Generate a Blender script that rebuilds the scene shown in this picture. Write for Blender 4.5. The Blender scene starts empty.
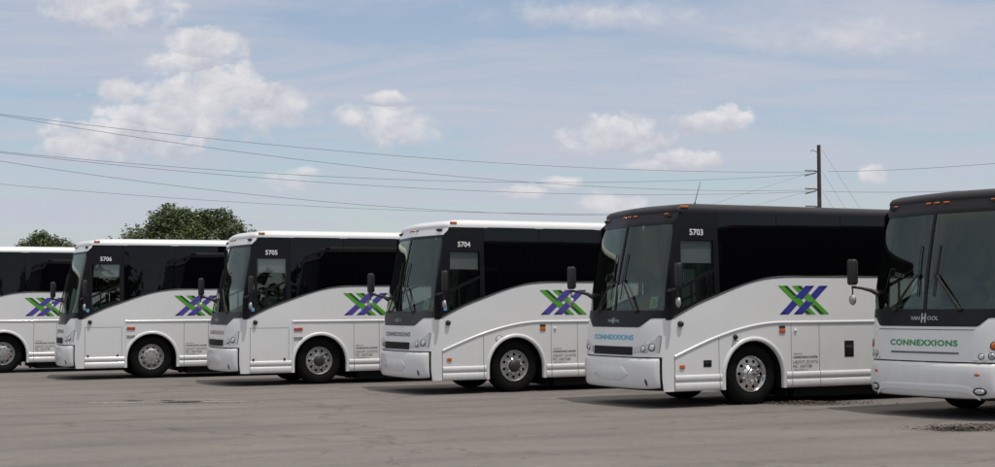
import bpy, math, random
from mathutils import Vector, Matrix
from math import sin, cos, pi, radians, sqrt

random.seed(7)
scene = bpy.context.scene
COL = scene.collection

# ------------------------------------------------------------------ materials
def new_mat(name):
    m = bpy.data.materials.new(name)
    m.use_nodes = True
    nt = m.node_tree
    b = nt.nodes.get('Principled BSDF')
    return m, nt, b

def simple(name, col, rough=0.5, metal=0.0, coat=0.0, spec=0.5, noise=0.0, scale=6.0, bump=0.0, bscale=40.0, emit=None):
    m, nt, b = new_mat(name)
    b.inputs['Base Color'].default_value = (*col, 1)
    b.inputs['Roughness'].default_value = rough
    b.inputs['Metallic'].default_value = metal
    b.inputs['Coat Weight'].default_value = coat
    b.inputs['Coat Roughness'].default_value = 0.06
    b.inputs['Specular IOR Level'].default_value = spec
    tc = nt.nodes.new('ShaderNodeTexCoord')
    if noise > 0:
        n = nt.nodes.new('ShaderNodeTexNoise')
        n.inputs['Scale'].default_value = scale
        n.inputs['Detail'].default_value = 6
        nt.links.new(tc.outputs['Object'], n.inputs['Vector'])
        r = nt.nodes.new('ShaderNodeMapRange')
        r.inputs['From Min'].default_value = 0.3
        r.inputs['From Max'].default_value = 0.7
        r.inputs['To Min'].default_value = 1 - noise
        r.inputs['To Max'].default_value = 1 + noise * 0.5
        nt.links.new(n.outputs['Fac'], r.inputs['Value'])
        mx = nt.nodes.new('ShaderNodeVectorMath')
        mx.operation = 'SCALE'
        mx.inputs[0].default_value = col
        nt.links.new(r.outputs['Result'], mx.inputs['Scale'])
        nt.links.new(mx.outputs['Vector'], b.inputs['Base Color'])
        r2 = nt.nodes.new('ShaderNodeMapRange')
        r2.inputs['To Min'].default_value = max(0.02, rough * 0.75)
        r2.inputs['To Max'].default_value = min(1, rough * 1.3)
        nt.links.new(n.outputs['Fac'], r2.inputs['Value'])
        nt.links.new(r2.outputs['Result'], b.inputs['Roughness'])
    if bump > 0:
        n2 = nt.nodes.new('ShaderNodeTexNoise')
        n2.inputs['Scale'].default_value = bscale
        n2.inputs['Detail'].default_value = 4
        nt.links.new(tc.outputs['Object'], n2.inputs['Vector'])
        bp = nt.nodes.new('ShaderNodeBump')
        bp.inputs['Strength'].default_value = bump
        bp.inputs['Distance'].default_value = 0.02
        nt.links.new(n2.outputs['Fac'], bp.inputs['Height'])
        nt.links.new(bp.outputs['Normal'], b.inputs['Normal'])
    return m

def white_paint_material():
    """white fleet paint: clear coat, faint waviness, road film that thickens towards the skirt and vertical rain runs"""
    m, nt, b = new_mat('white_paint')
    tc = nt.nodes.new('ShaderNodeTexCoord')
    sep = nt.nodes.new('ShaderNodeSeparateXYZ')
    nt.links.new(tc.outputs['Object'], sep.inputs[0])
    n = nt.nodes.new('ShaderNodeTexNoise'); n.inputs['Scale'].default_value = 2.2; n.inputs['Detail'].default_value = 8
    nt.links.new(tc.outputs['Object'], n.inputs['Vector'])
    mp = nt.nodes.new('ShaderNodeMapping'); mp.inputs['Scale'].default_value = (14, 14, 0.8)
    nt.links.new(tc.outputs['Object'], mp.inputs['Vector'])
    runs = nt.nodes.new('ShaderNodeTexNoise'); runs.inputs['Scale'].default_value = 1.0; runs.inputs['Detail'].default_value = 5
    nt.links.new(mp.outputs['Vector'], runs.inputs['Vector'])
    low = nt.nodes.new('ShaderNodeMapRange')
    low.inputs['From Min'].default_value = 1.1; low.inputs['From Max'].default_value = 0.25
    low.inputs['To Min'].default_value = 0.05; low.inputs['To Max'].default_value = 0.22
    nt.links.new(sep.outputs['Z'], low.inputs['Value'])
    mul = nt.nodes.new('ShaderNodeMath'); mul.operation = 'MULTIPLY'
    nt.links.new(n.outputs['Fac'], mul.inputs[0]); nt.links.new(runs.outputs['Fac'], mul.inputs[1])
    mul2 = nt.nodes.new('ShaderNodeMath'); mul2.operation = 'MULTIPLY'
    nt.links.new(mul.outputs[0], mul2.inputs[0]); nt.links.new(low.outputs[0], mul2.inputs[1])
    mul3 = nt.nodes.new('ShaderNodeMath'); mul3.operation = 'MULTIPLY'; mul3.inputs[1].default_value = 3.0; mul3.use_clamp = True
    nt.links.new(mul2.outputs[0], mul3.inputs[0])
    mix = nt.nodes.new('ShaderNodeMix'); mix.data_type = 'RGBA'
    mix.inputs['A'].default_value = (0.765, 0.78, 0.80, 1)
    mix.inputs['B'].default_value = (0.40, 0.38, 0.35, 1)
    nt.links.new(mul3.outputs[0], mix.inputs['Factor'])
    nt.links.new(mix.outputs['Result'], b.inputs['Base Color'])
    b.inputs['Roughness'].default_value = 0.32
    b.inputs['Coat Weight'].default_value = 0.35
    b.inputs['Coat Roughness'].default_value = 0.08
    wv = nt.nodes.new('ShaderNodeTexNoise'); wv.inputs['Scale'].default_value = 1.6; wv.inputs['Detail'].default_value = 1
    nt.links.new(tc.outputs['Object'], wv.inputs['Vector'])
    bp = nt.nodes.new('ShaderNodeBump'); bp.inputs['Strength'].default_value = 0.12; bp.inputs['Distance'].default_value = 0.02
    nt.links.new(wv.outputs['Fac'], bp.inputs['Height'])
    nt.links.new(bp.outputs['Normal'], b.inputs['Coat Normal'])
    return m

def glass_material(name, tint, refl_rough=0.01, refl=.10, wav=0.08):
    m = bpy.data.materials.new(name); m.use_nodes = True
    nt = m.node_tree; nt.nodes.clear()
    out = nt.nodes.new('ShaderNodeOutputMaterial')
    tr = nt.nodes.new('ShaderNodeBsdfTransparent'); tr.inputs['Color'].default_value = (*tint, 1)
    gl = nt.nodes.new('ShaderNodeBsdfGlossy'); gl.inputs['Roughness'].default_value = refl_rough
    gl.inputs['Color'].default_value = (0.92, 1.0, 0.84, 1)
    geo = nt.nodes.new('ShaderNodeNewGeometry')
    dot = nt.nodes.new('ShaderNodeVectorMath'); dot.operation = 'DOT_PRODUCT'
    nt.links.new(geo.outputs['Normal'], dot.inputs[0]); nt.links.new(geo.outputs['Incoming'], dot.inputs[1])
    ab = nt.nodes.new('ShaderNodeMath'); ab.operation = 'ABSOLUTE'; nt.links.new(dot.outputs['Value'], ab.inputs[0])
    inv = nt.nodes.new('ShaderNodeMath'); inv.operation = 'SUBTRACT'; inv.inputs[0].default_value = 1.0; nt.links.new(ab.outputs[0], inv.inputs[1])
    pw = nt.nodes.new('ShaderNodeMath'); pw.operation = 'POWER'; pw.inputs[1].default_value = 5.0; nt.links.new(inv.outputs[0], pw.inputs[0])
    fr = nt.nodes.new('ShaderNodeMath'); fr.operation = 'MULTIPLY_ADD'; fr.inputs[1].default_value = .92; fr.inputs[2].default_value = refl
    nt.links.new(pw.outputs[0], fr.inputs[0])
    tc = nt.nodes.new('ShaderNodeTexCoord')
    n = nt.nodes.new('ShaderNodeTexNoise'); n.inputs['Scale'].default_value = 1.1; n.inputs['Detail'].default_value = 1
    nt.links.new(tc.outputs['Object'], n.inputs['Vector'])
    bp = nt.nodes.new('ShaderNodeBump'); bp.inputs['Strength'].default_value = wav; bp.inputs['Distance'].default_value = 0.03
    nt.links.new(n.outputs['Fac'], bp.inputs['Height'])
    nt.links.new(bp.outputs['Normal'], gl.inputs['Normal'])
    mx = nt.nodes.new('ShaderNodeMixShader')
    nt.links.new(fr.outputs[0], mx.inputs['Fac'])
    nt.links.new(tr.outputs[0], mx.inputs[1]); nt.links.new(gl.outputs[0], mx.inputs[2])
    nt.links.new(mx.outputs[0], out.inputs['Surface'])
    return m

M = {}
M['white'] = white_paint_material()
M['black'] = simple('black_paint', (0.008, 0.008, 0.010), 0.35, spec=.25, noise=0.15)
M['black_roof'] = simple('black_roof_paint', (0.018, 0.017, 0.022), 0.45, spec=.3, noise=0.2, scale=3)
M['graphite'] = simple('graphite_panel', (0.040, 0.041, 0.045), 0.45, spec=.3, noise=0.15)
M['gap'] = simple('panel_gap', (0.010, 0.010, 0.011), 0.8, spec=.2)
M['seam'] = simple('panel_seam', (0.22, 0.22, 0.22), 0.7)
M['darkglass'] = simple('dark_side_glass', (0.002, 0.002, 0.003), 0.015, spec=0.30, bump=0.05, bscale=0.8)
M['glass'] = glass_material('windshield_glass', (0.40, 0.48, 0.44), refl=.10)
M['doorglass'] = glass_material('cab_side_glass', (0.48, 0.52, 0.51))
M['rubber'] = simple('tyre_rubber', (0.007, 0.007, 0.007), 0.85, spec=.15, noise=0.3, scale=12)
M['trim'] = simple('black_plastic', (0.014, 0.014, 0.015), 0.5)
M['greytrim'] = simple('grey_rubber_trim', (0.09, 0.09, 0.095), 0.6)
M['chrome'] = simple('polished_aluminium', (0.75, 0.75, 0.76), 0.16, metal=1.0, noise=0.15, scale=14)
M['steel'] = simple('grey_wheel_metal', (0.42, 0.42, 0.42), 0.45, metal=0.6, noise=0.25, scale=14)
M['hubdark'] = simple('greasy_hub', (0.05, 0.05, 0.05), 0.5, metal=0.3)
M['orange'] = simple('amber_lens', (0.55, 0.13, 0.02), 0.15, coat=0.5)
M['red'] = simple('red_lens', (0.42, 0.07, 0.045), 0.15, coat=0.5)
M['lamp_house'] = simple('headlamp_housing', (0.56, 0.57, 0.59), 0.12, metal=0.1, coat=0.6)
M['lens'] = simple('headlamp_lens', (0.60, 0.62, 0.65), 0.08, metal=0.6, coat=0.8)
M['mirror'] = simple('mirror_glass', (0.85, 0.87, 0.9), 0.03, metal=1.0)
M['interior'] = simple('cab_interior', (0.022, 0.022, 0.024), 0.8, noise=0.2)
M['seatfab'] = simple('seat_fabric', (0.045, 0.045, 0.06), 0.9, noise=0.3, scale=20)
M['shade'] = simple('grey_roller_shade', (0.52, 0.52, 0.56), 0.8)
M['lettering_white'] = simple('white_vinyl', (0.75, 0.75, 0.75), 0.5)
M['silver'] = simple('silver_emblem', (0.45, 0.46, 0.48), 0.3, metal=0.5)
M['green'] = simple('green_vinyl', (0.085, 0.36, 0.03), 0.4)
M['darkgreen'] = simple('dark_green_vinyl', (0.015, 0.07, 0.012), 0.4)
M['blue'] = simple('blue_vinyl', (0.035, 0.04, 0.30), 0.4)
M['purple'] = simple('purple_vinyl', (0.085, 0.065, 0.34), 0.4)
M['navy'] = simple('navy_vinyl', (0.018, 0.016, 0.12), 0.4)
M['cyan_ink'] = simple('cyan_letters', (0.04, 0.42, 0.68), 0.5)
M['green_ink'] = simple('green_letters', (0.02, 0.30, 0.08), 0.5)
M['grey_ink'] = simple('grey_letters', (0.16, 0.16, 0.17), 0.5)
M['red_ink'] = simple('faded_red_letters', (0.52, 0.30, 0.28), 0.5)
M['small_ink'] = simple('dark_small_letters', (0.10, 0.10, 0.10), 0.6)
M['blue_sticker'] = simple('blue_sticker', (0.10, 0.40, 0.62), 0.5)
M['green_sticker'] = simple('pale_green_sticker', (0.45, 0.62, 0.42), 0.6)
M['bark'] = simple('bark', (0.10, 0.075, 0.055), 0.9, noise=0.4, scale=8, bump=0.5)
M['wood'] = simple('creosoted_pole', (0.075, 0.058, 0.05), 0.85, noise=0.4, scale=5)
M['wire'] = simple('wire', (0.20, 0.22, 0.26), 0.6)
M['porcelain'] = simple('grey_insulator', (0.16, 0.17, 0.18), 0.3)

# ------------------------------------------------------------------ mesh builder
class MB:
    def __init__(self):
        self.v = []; self.f = []; self.m = []; self.sm = []; self.mats = []
    def mi(self, mat):
        if mat not in self.mats: self.mats.append(mat)
        return self.mats.index(mat)
    def face(self, pts, mat, smooth=False):
        i = len(self.v); self.v += [tuple(p) for p in pts]
        self.f.append(tuple(range(i, i + len(pts)))); self.m.append(self.mi(mat)); self.sm.append(smooth)
    def grid(self, rows, mat, smooth=True, wrap=False):
        i0 = len(self.v); n = len(rows[0]); k = self.mi(mat)
        for r in rows: self.v += [tuple(p) for p in r]
        for a in range(len(rows) - 1):
            for b in range(n if wrap else n - 1):
                c = (b + 1) % n
                self.f.append((i0 + a * n + b, i0 + a * n + c, i0 + (a + 1) * n + c, i0 + (a + 1) * n + b))
                self.m.append(k); self.sm.append(smooth)
    def box(self, c, d, mat, rot=None, bevel=0.0):
        x, y, z = d[0] / 2, d[1] / 2, d[2] / 2
        b = min(bevel, x * .9, y * .9, z * .9)
        if b <= 0:
            P = [(-x, -y, -z), (x, -y, -z), (x, y, -z), (-x, y, -z), (-x, -y, z), (x, -y, z), (x, y, z), (-x, y, z)]
            F = [(0, 3, 2, 1), (4, 5, 6, 7), (0, 1, 5, 4), (1, 2, 6, 5), (2, 3, 7, 6), (3, 0, 4, 7)]
            sm = False
        else:
            P = []; F = []; sm = True
            lv = [(-z, .5), (-z + b * .3, .15), (-z + b, 0), (z - b, 0), (z - b * .3, .15), (z, .5)]
            n = 0
            for (zz, ins) in lv:
                bi = ins * 2 * b
                ring = []
                for (sx, sy) in ((1, 1), (-1, 1), (-1, -1), (1, -1)):
                    a0 = {(1, 1): 0, (-1, 1): 90, (-1, -1): 180, (1, -1): 270}[(sx, sy)]
                    for t in (0, 45, 90):
                        a = radians(a0 + t)
                        rr = b
                        ring.append((sx * (x - b) + cos(a) * rr * (1 - ins), sy * (y - b) + sin(a) * rr * (1 - ins), zz))
                P += ring; n += 1
            for a in range(n - 1):
                for k in range(12):
                    F.append((a * 12 + k, a * 12 + (k + 1) % 12, (a + 1) * 12 + (k + 1) % 12, (a + 1) * 12 + k))
            F.append(tuple(reversed(range(12)))); F.append(tuple(range((n - 1) * 12, n * 12)))
        i0 = len(self.v); k = self.mi(mat); C = Vector(c)
        for p in P:
            q = Vector(p)
            if rot is not None: q = rot @ q
            self.v.append(tuple(q + C))
        for f in F:
            self.f.append(tuple(i0 + j for j in f)); self.m.append(k); self.sm.append(sm)
    def tube(self, pts, r, mat, n=8, caps=True, smooth=True):
        pts = [Vector(p) for p in pts]; rows = []
        rs = r if isinstance(r, (list, tuple)) else [r] * len(pts)
        up = Vector((0, 0, 1))
        for i, p in enumerate(pts):
            t = (pts[min(i + 1, len(pts) - 1)] - pts[max(i - 1, 0)]).normalized()
            u = up if abs(t.z) < .95 else Vector((1, 0, 0))
            a = t.cross(u).normalized(); b = t.cross(a).normalized()
            rows.append([p + (a * cos(2 * pi * k / n) + b * sin(2 * pi * k / n)) * rs[i] for k in range(n)])
        self.grid(rows, mat, smooth, wrap=True)
        if caps:
            self.face(rows[0], mat); self.face(list(reversed(rows[-1])), mat)
    def lathe(self, prof, origin, mat, n=40, smooth=True, sgn=-1):
        """profile (r, d): radius and distance outwards along the axle (local y)"""
        o = Vector(origin); rows = []
        for (r, d) in prof:
            rows.append([o + Vector((r * cos(2 * pi * k / n), sgn * d, r * sin(2 * pi * k / n))) for k in range(n)])
        self.grid(rows, mat, smooth, wrap=True)
    def mesh(self, name):
        me = bpy.data.meshes.new(name)
        me.from_pydata(self.v, [], self.f)
        for mt in self.mats: me.materials.append(mt)
        me.polygons.foreach_set('material_index', self.m)
        me.polygons.foreach_set('use_smooth', self.sm)
        me.update()
        return me
    def build(self, name, parent=None, loc=None):
        o = bpy.data.objects.new(name, self.mesh(name)); COL.objects.link(o)
        if parent is not None: o.parent = parent
        if loc is not None: o.location = loc
        return o

def tag(o, label=None, cat=None, group=None, kind=None):
    if label: o['label'] = label
    if cat: o['category'] = cat
    if group: o['group'] = group
    if kind: o['kind'] = kind
    return o

def lerp(a, b, t): return a + (b - a) * t
def interp(tab, x):
    if x <= tab[0][0]: return tab[0][1]
    for (a, fa), (b, fb) in zip(tab, tab[1:]):
        if x <= b: return lerp(fa, fb, (x - a) / (b - a))
    return tab[-1][1]
def smooth_interp(tab, x):
    # catmull-rom through table
    n = len(tab)
    if x <= tab[0][0]: return tab[0][1]
    if x >= tab[-1][0]: return tab[-1][1]
    for i in range(n - 1):
        x0, x1 = tab[i][0], tab[i + 1][0]
        if x <= x1:
            t = (x - x0) / (x1 - x0)
            def slope(j):
                a, b = max(0, j - 1), min(n - 1, j + 1)
                return (tab[b][1] - tab[a][1]) / (tab[b][0] - tab[a][0])
            h = x1 - x0; m0, m1 = slope(i) * h, slope(i + 1) * h
            return ((2*t**3 - 3*t*t + 1) * tab[i][1] + (t**3 - 2*t*t + t) * m0 + (-2*t**3 + 3*t*t) * tab[i+1][1] + (t**3 - t*t) * m1)
def frange(a, b, n): return [lerp(a, b, i / n) for i in range(n + 1)]

# ------------------------------------------------------------------ coach geometry
# local axes: x = rearwards from the front axle, -y = driver's side, z = up
REAR = 11.65
SF = [(0.2, -2.10), (0.45, -2.14), (0.85, -2.14), (1.40, -2.10), (1.65, -2.06), (2.3, -1.96), (3.0, -1.81), (3.2, -1.76), (3.38, -1.70)]
def sF(z): return smooth_interp(SF, z)
def yW(z): return 1.275 if z < 1.4 else 1.275 - 0.075 * ((z - 1.4) / 1.98)
def bow(z):
    """0 on the nose, which is nearly flat across with wide corners; 1 at the windscreen, two panes meeting in a shallow V with tight corners"""
    return interp([(1.35, 0.0), (1.9, 1.0)], z)
def corner(q, n): return 1 - (max(0.0, 1 - q ** n)) ** (1 / n)
def setback(q, t=.3):
    q = min(abs(q), 1.0)
    return lerp(.10 * q * q + .34 * corner(q, 4.2), .20 * (sqrt(q * q + .02) - .1414) + .10 * corner(q, 6), t)
_tab = [(0.0, 0.0)]
for i in range(1, 2001):
    qa, qb = (i - 1) / 2000, i / 2000
    _tab.append((_tab[-1][0] + math.hypot((qb - qa) * 1.275, setback(qb) - setback(qa)), qb))
W0 = _tab[-1][0]
def qw(w):
    a = abs(w)
    if a >= W0: return math.copysign(1, w)
    lo, hi = 0, 2000
    while hi - lo > 1:
        mid = (lo + hi) // 2
        if _tab[mid][0] <= a: lo = mid
        else: hi = mid
    d = _tab[hi][0] - _tab[lo][0]
    t = (a - _tab[lo][0]) / d if d > 0 else 0
    return math.copysign(lerp(_tab[lo][1], _tab[hi][1], t), w)
def outline(w, yw, sf, c=1.0):
    """w > 0 is the driver's side (y < 0)"""
    q = qw(w)
    s = sf + setback(q, c)
    if abs(w) > W0: s += abs(w) - W0
    return s, -q * yw
def OF(w, z, d=0.0):
    c = bow(z)
    s, y = outline(w, yW(z), sF(z), c)
    if d:
        e = 0.004
        s2, y2 = outline(w + e, yW(z), sF(z), c); s1, y1 = outline(w - e, yW(z), sF(z), c)
        tx, ty = s2 - s1, y2 - y1
        L = math.hypot(tx, ty) or 1
        # outward normal in plan
        nx, ny = ty / L, -tx / L
        if nx * (s - 3) + ny * y < 0: nx, ny = -nx, -ny
        s += nx * d; y += ny * d
    return (s, y, z)
def OS(s, z, side=-1, d=0.0):
    return (s, side * (yW(z) + d), z)
def sC(z): return sF(z) + setback(1.0, bow(z))
BELT = [(-1.75, 1.48), (-1.6, 1.565), (-1.35, 1.685), (-1.13, 1.78), (-0.72, 1.925), (-0.3, 2.07), (0.0, 2.155), (0.32, 2.215), (0.7, 2.245), (1.1, 2.25), (REAR, 2.25)]
def belt(s): return smooth_interp(BELT, s)
WHEELS = (0.0, 7.3, 8.65)
AR, AZ = 0.62, 0.505
BOT = 0.285
TOP = 3.37

def side_columns():
    """list of (s list, arch centre or None) between the front corner and the rear"""
    segs = []; cur = None
    edges = [-1.6] + sum([[w - AR, w + AR] for w in WHEELS], []) + [REAR]
    for i in range(len(edges) - 1):
        a, b = edges[i], edges[i + 1]
        n = max(6, int((b - a) / 0.1)) if i % 2 == 0 else 28
        segs.append((frange(a, b, n), WHEELS[i // 2] if i % 2 else None))
    return segs

def ribbon(mb, path, prof, mat, side, smooth=True):
    """sweep a (across, proud) profile along a path of (s, z) on the side wall; across is measured perpendicular to the path"""
    rows = []
    n = len(path)
    for i, (s, z) in enumerate(path):
        a = path[max(0, i - 1)]; b = path[min(n - 1, i + 1)]
        tx, tz = b[0] - a[0], b[1] - a[1]; L = math.hypot(tx, tz) or 1
        nx, nz = -tz / L, tx / L
        rows.append([(s + nx * c, side * (yW(z + nz * c) + d), z + nz * c) for (c, d) in prof])
    mb.grid(rows, mat, smooth)
    for r in (rows[0], rows[-1]): mb.face(r, mat)

def strip(mb, p, q, width, mat, side, d=0.002):
    """thin straight line on the side wall between (s,z) points"""
    ribbon(mb, [(lerp(p[0], q[0], t), lerp(p[1], q[1], t)) for t in (0, .25, .5, .75, 1)], [(-width / 2, d), (width / 2, d)], mat, side)

def body_mesh(kind):
    mb = MB(); W = M['white']
    # nose (front, above the bumper gap) with wrapped corners
    ws = frange(-W0, W0, 64)
    mb.grid([[OF(w, z) for w in ws] for z in frange(0.868, 1.60, 10)], W)
    # dark backing behind the bumper, corner panels either side of it
    wb = W0 - 0.175
    mb.grid([[OF(w, z, -0.012) for w in frange(-wb - .02, wb + .02, 40)] for z in (0.30, 0.6, 0.872)], M['gap'])
    for sg in (1, -1):
        mb.grid([[OF(sg * w, z) for w in frange(wb + .022, W0, 10)] for z in (BOT, .5, .7, .868)], W)
    # under the nose
    mb.grid([[OF(w, BOT + .02), (OF(w, BOT + .02)[0] + .9, OF(w, BOT)[1] * .9, BOT + .05)] for w in ws], M['gap'])
    for side in (-1, 1):
        segs = side_columns()
        for k, (ss, ac) in enumerate(segs):
            cols = []
            for j, s in enumerate(ss):
                zl = BOT if ac is None else AZ + sqrt(max(0, AR * AR - (s - ac) ** 2))
                zt = belt(s)
                cols.append([OS(s, z, side) for z in frange(zl, zt, 10)])
            if k == 0:
                first = []
                for z in frange(BOT, belt(-1.6), 10):
                    first.append(OS(min(sC(z), -1.602), z, side))
                cols = [first] + cols
            mb.grid(cols, W)
            if ac is not None:
                # arch lip and the straight cheeks below it
                path = [(ac - AR, BOT)] + [(ac - AR * cos(a), AZ + AR * sin(a)) for a in frange(0, pi, 30)] + [(ac + AR, BOT)]
                ribbon(mb, path, [(-.004, -.05), (-.004, .018), (.012, .03), (.05, .028), (.066, .014), (.07, 0)], W, side)
                # dark wheel housing
                pr = [(ac - AR * 1.0, BOT)] + [(ac - AR * cos(a), AZ + AR * sin(a)) for a in frange(0, pi, 20)] + [(ac + AR, BOT)]
                mb.grid([[(s, side * 1.262, z), (s, side * 0.72, z)] for (s, z) in pr], M['gap'])
                mb.face([(s, side * 0.72, z) for (s, z) in pr], M['gap'])
        # skirt mouldings, cut at the arches
        runs = [(-1.645, -AR - .068)] + [(a + AR + .068, b - AR - .068) for a, b in ((0, 7.3),)] + [(8.65 + AR + .068, REAR)]
        prof_hi = [(-.05, 0), (-.05, .012), (-.03, .024), (.02, .026), (.045, .012), (.052, 0)]
        prof_lo = [(-.075, -.03), (-.07, .006), (-.045, .02), (.03, .024), (.062, .012), (.068, 0)]
        for a, b in runs:
            pts = frange(a, b, 8)
            ribbon(mb, [(s, .508) for s in pts], prof_hi, W, side)
            ribbon(mb, [(s, .362) for s in pts], prof_lo, W, side)
        # character line
        cp = [(-.028, 0), (-.02, .016), (0, .024), (.016, .016), (.024, 0)]
        if kind in ('A', 'C'):
            L = [(-1.645, .875), (-1.33, 1.0), (-.85, 1.175), (-.35, 1.315), (0.1, 1.40), (.45, 1.432), (.8, 1.435), (REAR, 1.435)]
            ss = frange(-1.645, .8, 30) + frange(1.2, REAR, 12)
            ribbon(mb, [(s, smooth_interp(L, s)) for s in ss], cp, W, side)
        else:
            ribbon(mb, [(s, 1.445) for s in frange(-.665, REAR, 16)], cp, W, side)
            ribbon(mb, [(-.652, z) for z in frange(.565, 1.42, 6)], [(-.016, 0), (-.01, .012), (.008, .012), (.014, 0)], W, side)
        # panel seams
        G = M['seam']
        if kind in ('A', 'C'):
            strip(mb, (-1.65, BOT), (-1.65, .86), .014, G, side)
            strip(mb, (-.74, .57), (-.74, 1.19), .011, G, side)
            strip(mb, (-.74, BOT), (-.74, .56), .011, G, side, .0275)
        else:
            strip(mb, (-1.645, BOT), (-1.645, 1.3), .011, G, side)
            strip(mb, (-1.645, 1.3), (-.75, 1.3), .009, G, side)
            strip(mb, (-.75, .57), (-.75, 1.3), .009, G, side)
        for s in (.805, 1.425, 2.75, 4.1, 5.45, 10.2):
            strip(mb, (s, .565), (s, 1.405), .010, G, side)
            strip(mb, (s, BOT), (s, .56), .010, G, side, .0275)
        # belt rubber
        ss = frange(-1.66, 1.1, 34) + frange(1.6, REAR, 12)
        ribbon(mb, [(s, belt(s)) for s in ss], [(-.014, 0.0), (-.012, .008), (.012, .010), (.016, .004)], M['greytrim'], side)
    # rear wall
    mb.grid([[(REAR + .0 + (.12 * (1 - abs(t) ** 6)), t * yW(z), z) for t in frange(-1, 1, 20)] for z in frange(BOT, TOP, 12)], W)
    # chassis
    mb.box((4.9, 0, .48), (12.6, 1.4, .3), M['gap'])
    mb.box((3.72, 0, .33), (5.6, 2.36, .44), M['gap'])
    mb.box((10.4, 0, .36), (2.0, 2.3, .4), M['gap'])
    return mb.mesh('body')

def roof_mesh(matname):
    mb = MB(); mt = M[matname]
    ws = frange(-W0, W0, 60)
    tail = [W0 + t for t in (.1, .4, 1, 2, 4, 6, 8, 10, 12, 13.2)]
    def ring(d, z, k=1.7):
        yw, sf = yW(3.36) - d, sF(3.36) + d * k
        L = []
        for t in reversed(tail):
            s, y = outline(-W0, yw, sf); L.append((lerp(s, REAR + .1 - d, (t - W0) / 13.2), y, z))
        for w in ws:
            s, y = outline(w, yw, sf); L.append((s, y, z))
        for t in tail:
            s, y = outline(W0, yw, sf); L.append((lerp(s, REAR + .1 - d, (t - W0) / 13.2), y, z))
        return L
    rows = [ring(-.006, 3.352), ring(-.008, 3.385), ring(.002, 3.425), ring(.03, 3.462), ring(.08, 3.49), ring(.17, 3.512), ring(.33, 3.53), ring(.6, 3.542), ring(.95, 3.55), ring(1.18, 3.552)]
    mb.grid(rows, mt)
    # front cap between windshield and roof
    wc = W0 - .02
    mb.grid([[OF(w, z, .004) for w in frange(-wc, wc, 48)] for z in (3.19, 3.24, 3.3, 3.36)], mt)
    return mb.mesh('roof')

def zmask(w, kind):
    a = abs(w)
    if kind == 'C': return interp([(0, 1.40), (.98, 1.40), (1.14, 1.53), (W0, 1.535)], a)
    return interp([(0, 1.375), (.80, 1.375), (1.06, 1.53), (W0, 1.53)], a)

def frame_mesh(kind, lowmat):
    """black surround of the windscreen: lower panel, divider, header line, corner posts and cab window frames of both sides"""
    mb = MB(); K = M['black']
    ws = frange(-W0, W0, 64)
    mb.grid([[OF(w, lerp(zmask(w, kind), 1.665, t), .006) for w in ws] for t in (0, .1, .4, .7, 1)], M[lowmat])
    mb.grid([[OF(w, z, .008) for w in (-.028, -.012, .012, .028)] for z in frange(1.66, 3.2, 12)], K)
    mb.grid([[OF(w, z, .006) for w in frange(-1.36, 1.36, 40)] for z in (3.15, 3.2)], K)
    for sg in (1, -1):
        side = -sg
        rows = []
        for z in frange(1.50, 3.195, 16):
            wi = lerp(1.335, 1.30, (z - 1.5) / 1.7)
            r = [OF(sg * w, z, .006) for w in frange(wi, W0 - .001, 12)]
            sb = -1.475
            r += [OS(lerp(sC(z), max(sb, sC(z) + .02), t), max(z, 0), side, .006) for t in (.25, .5, .75, 1)]
            rows.append(r)
        # clip below belt line
        rows = [[(p[0], p[1], max(p[2], belt(p[0]) - .005) if p[0] > -1.75 else p[2]) for p in r] for r in rows]
        mb.grid(rows, K)
        d = .006
        # header above the cab window, up to the roof
        mb.grid([[OS(s, z, side, d) for s in frange(-1.40, -.70, 8)] for z in (2.87, 3.0, 3.2, 3.36)], K)
        mb.grid([[OS(lerp(-1.62, -1.40, t), z, side, d - .001) for t in (0, .5, 1)] for z in (2.87, 3.0, 3.19)], K)
        mb.face([OS(-1.40, 3.19, side, d), OS(-1.40, 3.36, side, d), OS(-1.46, 3.32, side, d), OS(-1.6, 3.19, side, d)], K)
        # rear post
        mb.grid([[OS(s, lerp(belt(s), 2.872, t), side, d + .001) for s in (-.80, -.75, -.70)] for t in frange(0, 1, 4)], K)
        # sill along the belt line
        ss = frange(-1.62, -.70, 10)
        mb.grid([[OS(s, belt(s) + h, side, d + .002) for s in ss] for h in (0.0, .06)], K)
        # sloping bar and its return
        ribbon(mb, [(-1.5, 2.05), (-1.15, 2.20), (-.78, 2.36)], [(-.026, -.01), (-.026, .012), (.026, .012), (.026, -.01)], K, side, False)
        ribbon(mb, [(-1.27, 1.74), (-1.27, 2.14)], [(-.016, -.01), (-.016, .011), (.016, .011), (.016, -.01)], K, side, False)
    return mb.mesh('windshield_frame')

def windshield_mesh(sg):
    mb = MB()
    mb.grid([[OF(sg * w, z, -.004) for w in frange(.02, 1.345, 24)] for z in frange(1.655, 3.195, 16)], M['glass'])
    return mb.mesh('windshield')

def cab_glass_mesh(side):
    mb = MB()
    ss = frange(-1.55, -.79, 8)
    mb.grid([[OS(s, lerp(belt(s) + .03, 2.89, t), side, -.004) for s in ss] for t in frange(0, 1, 8)], M['doorglass'])
    return mb.mesh('cab_window')

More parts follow.
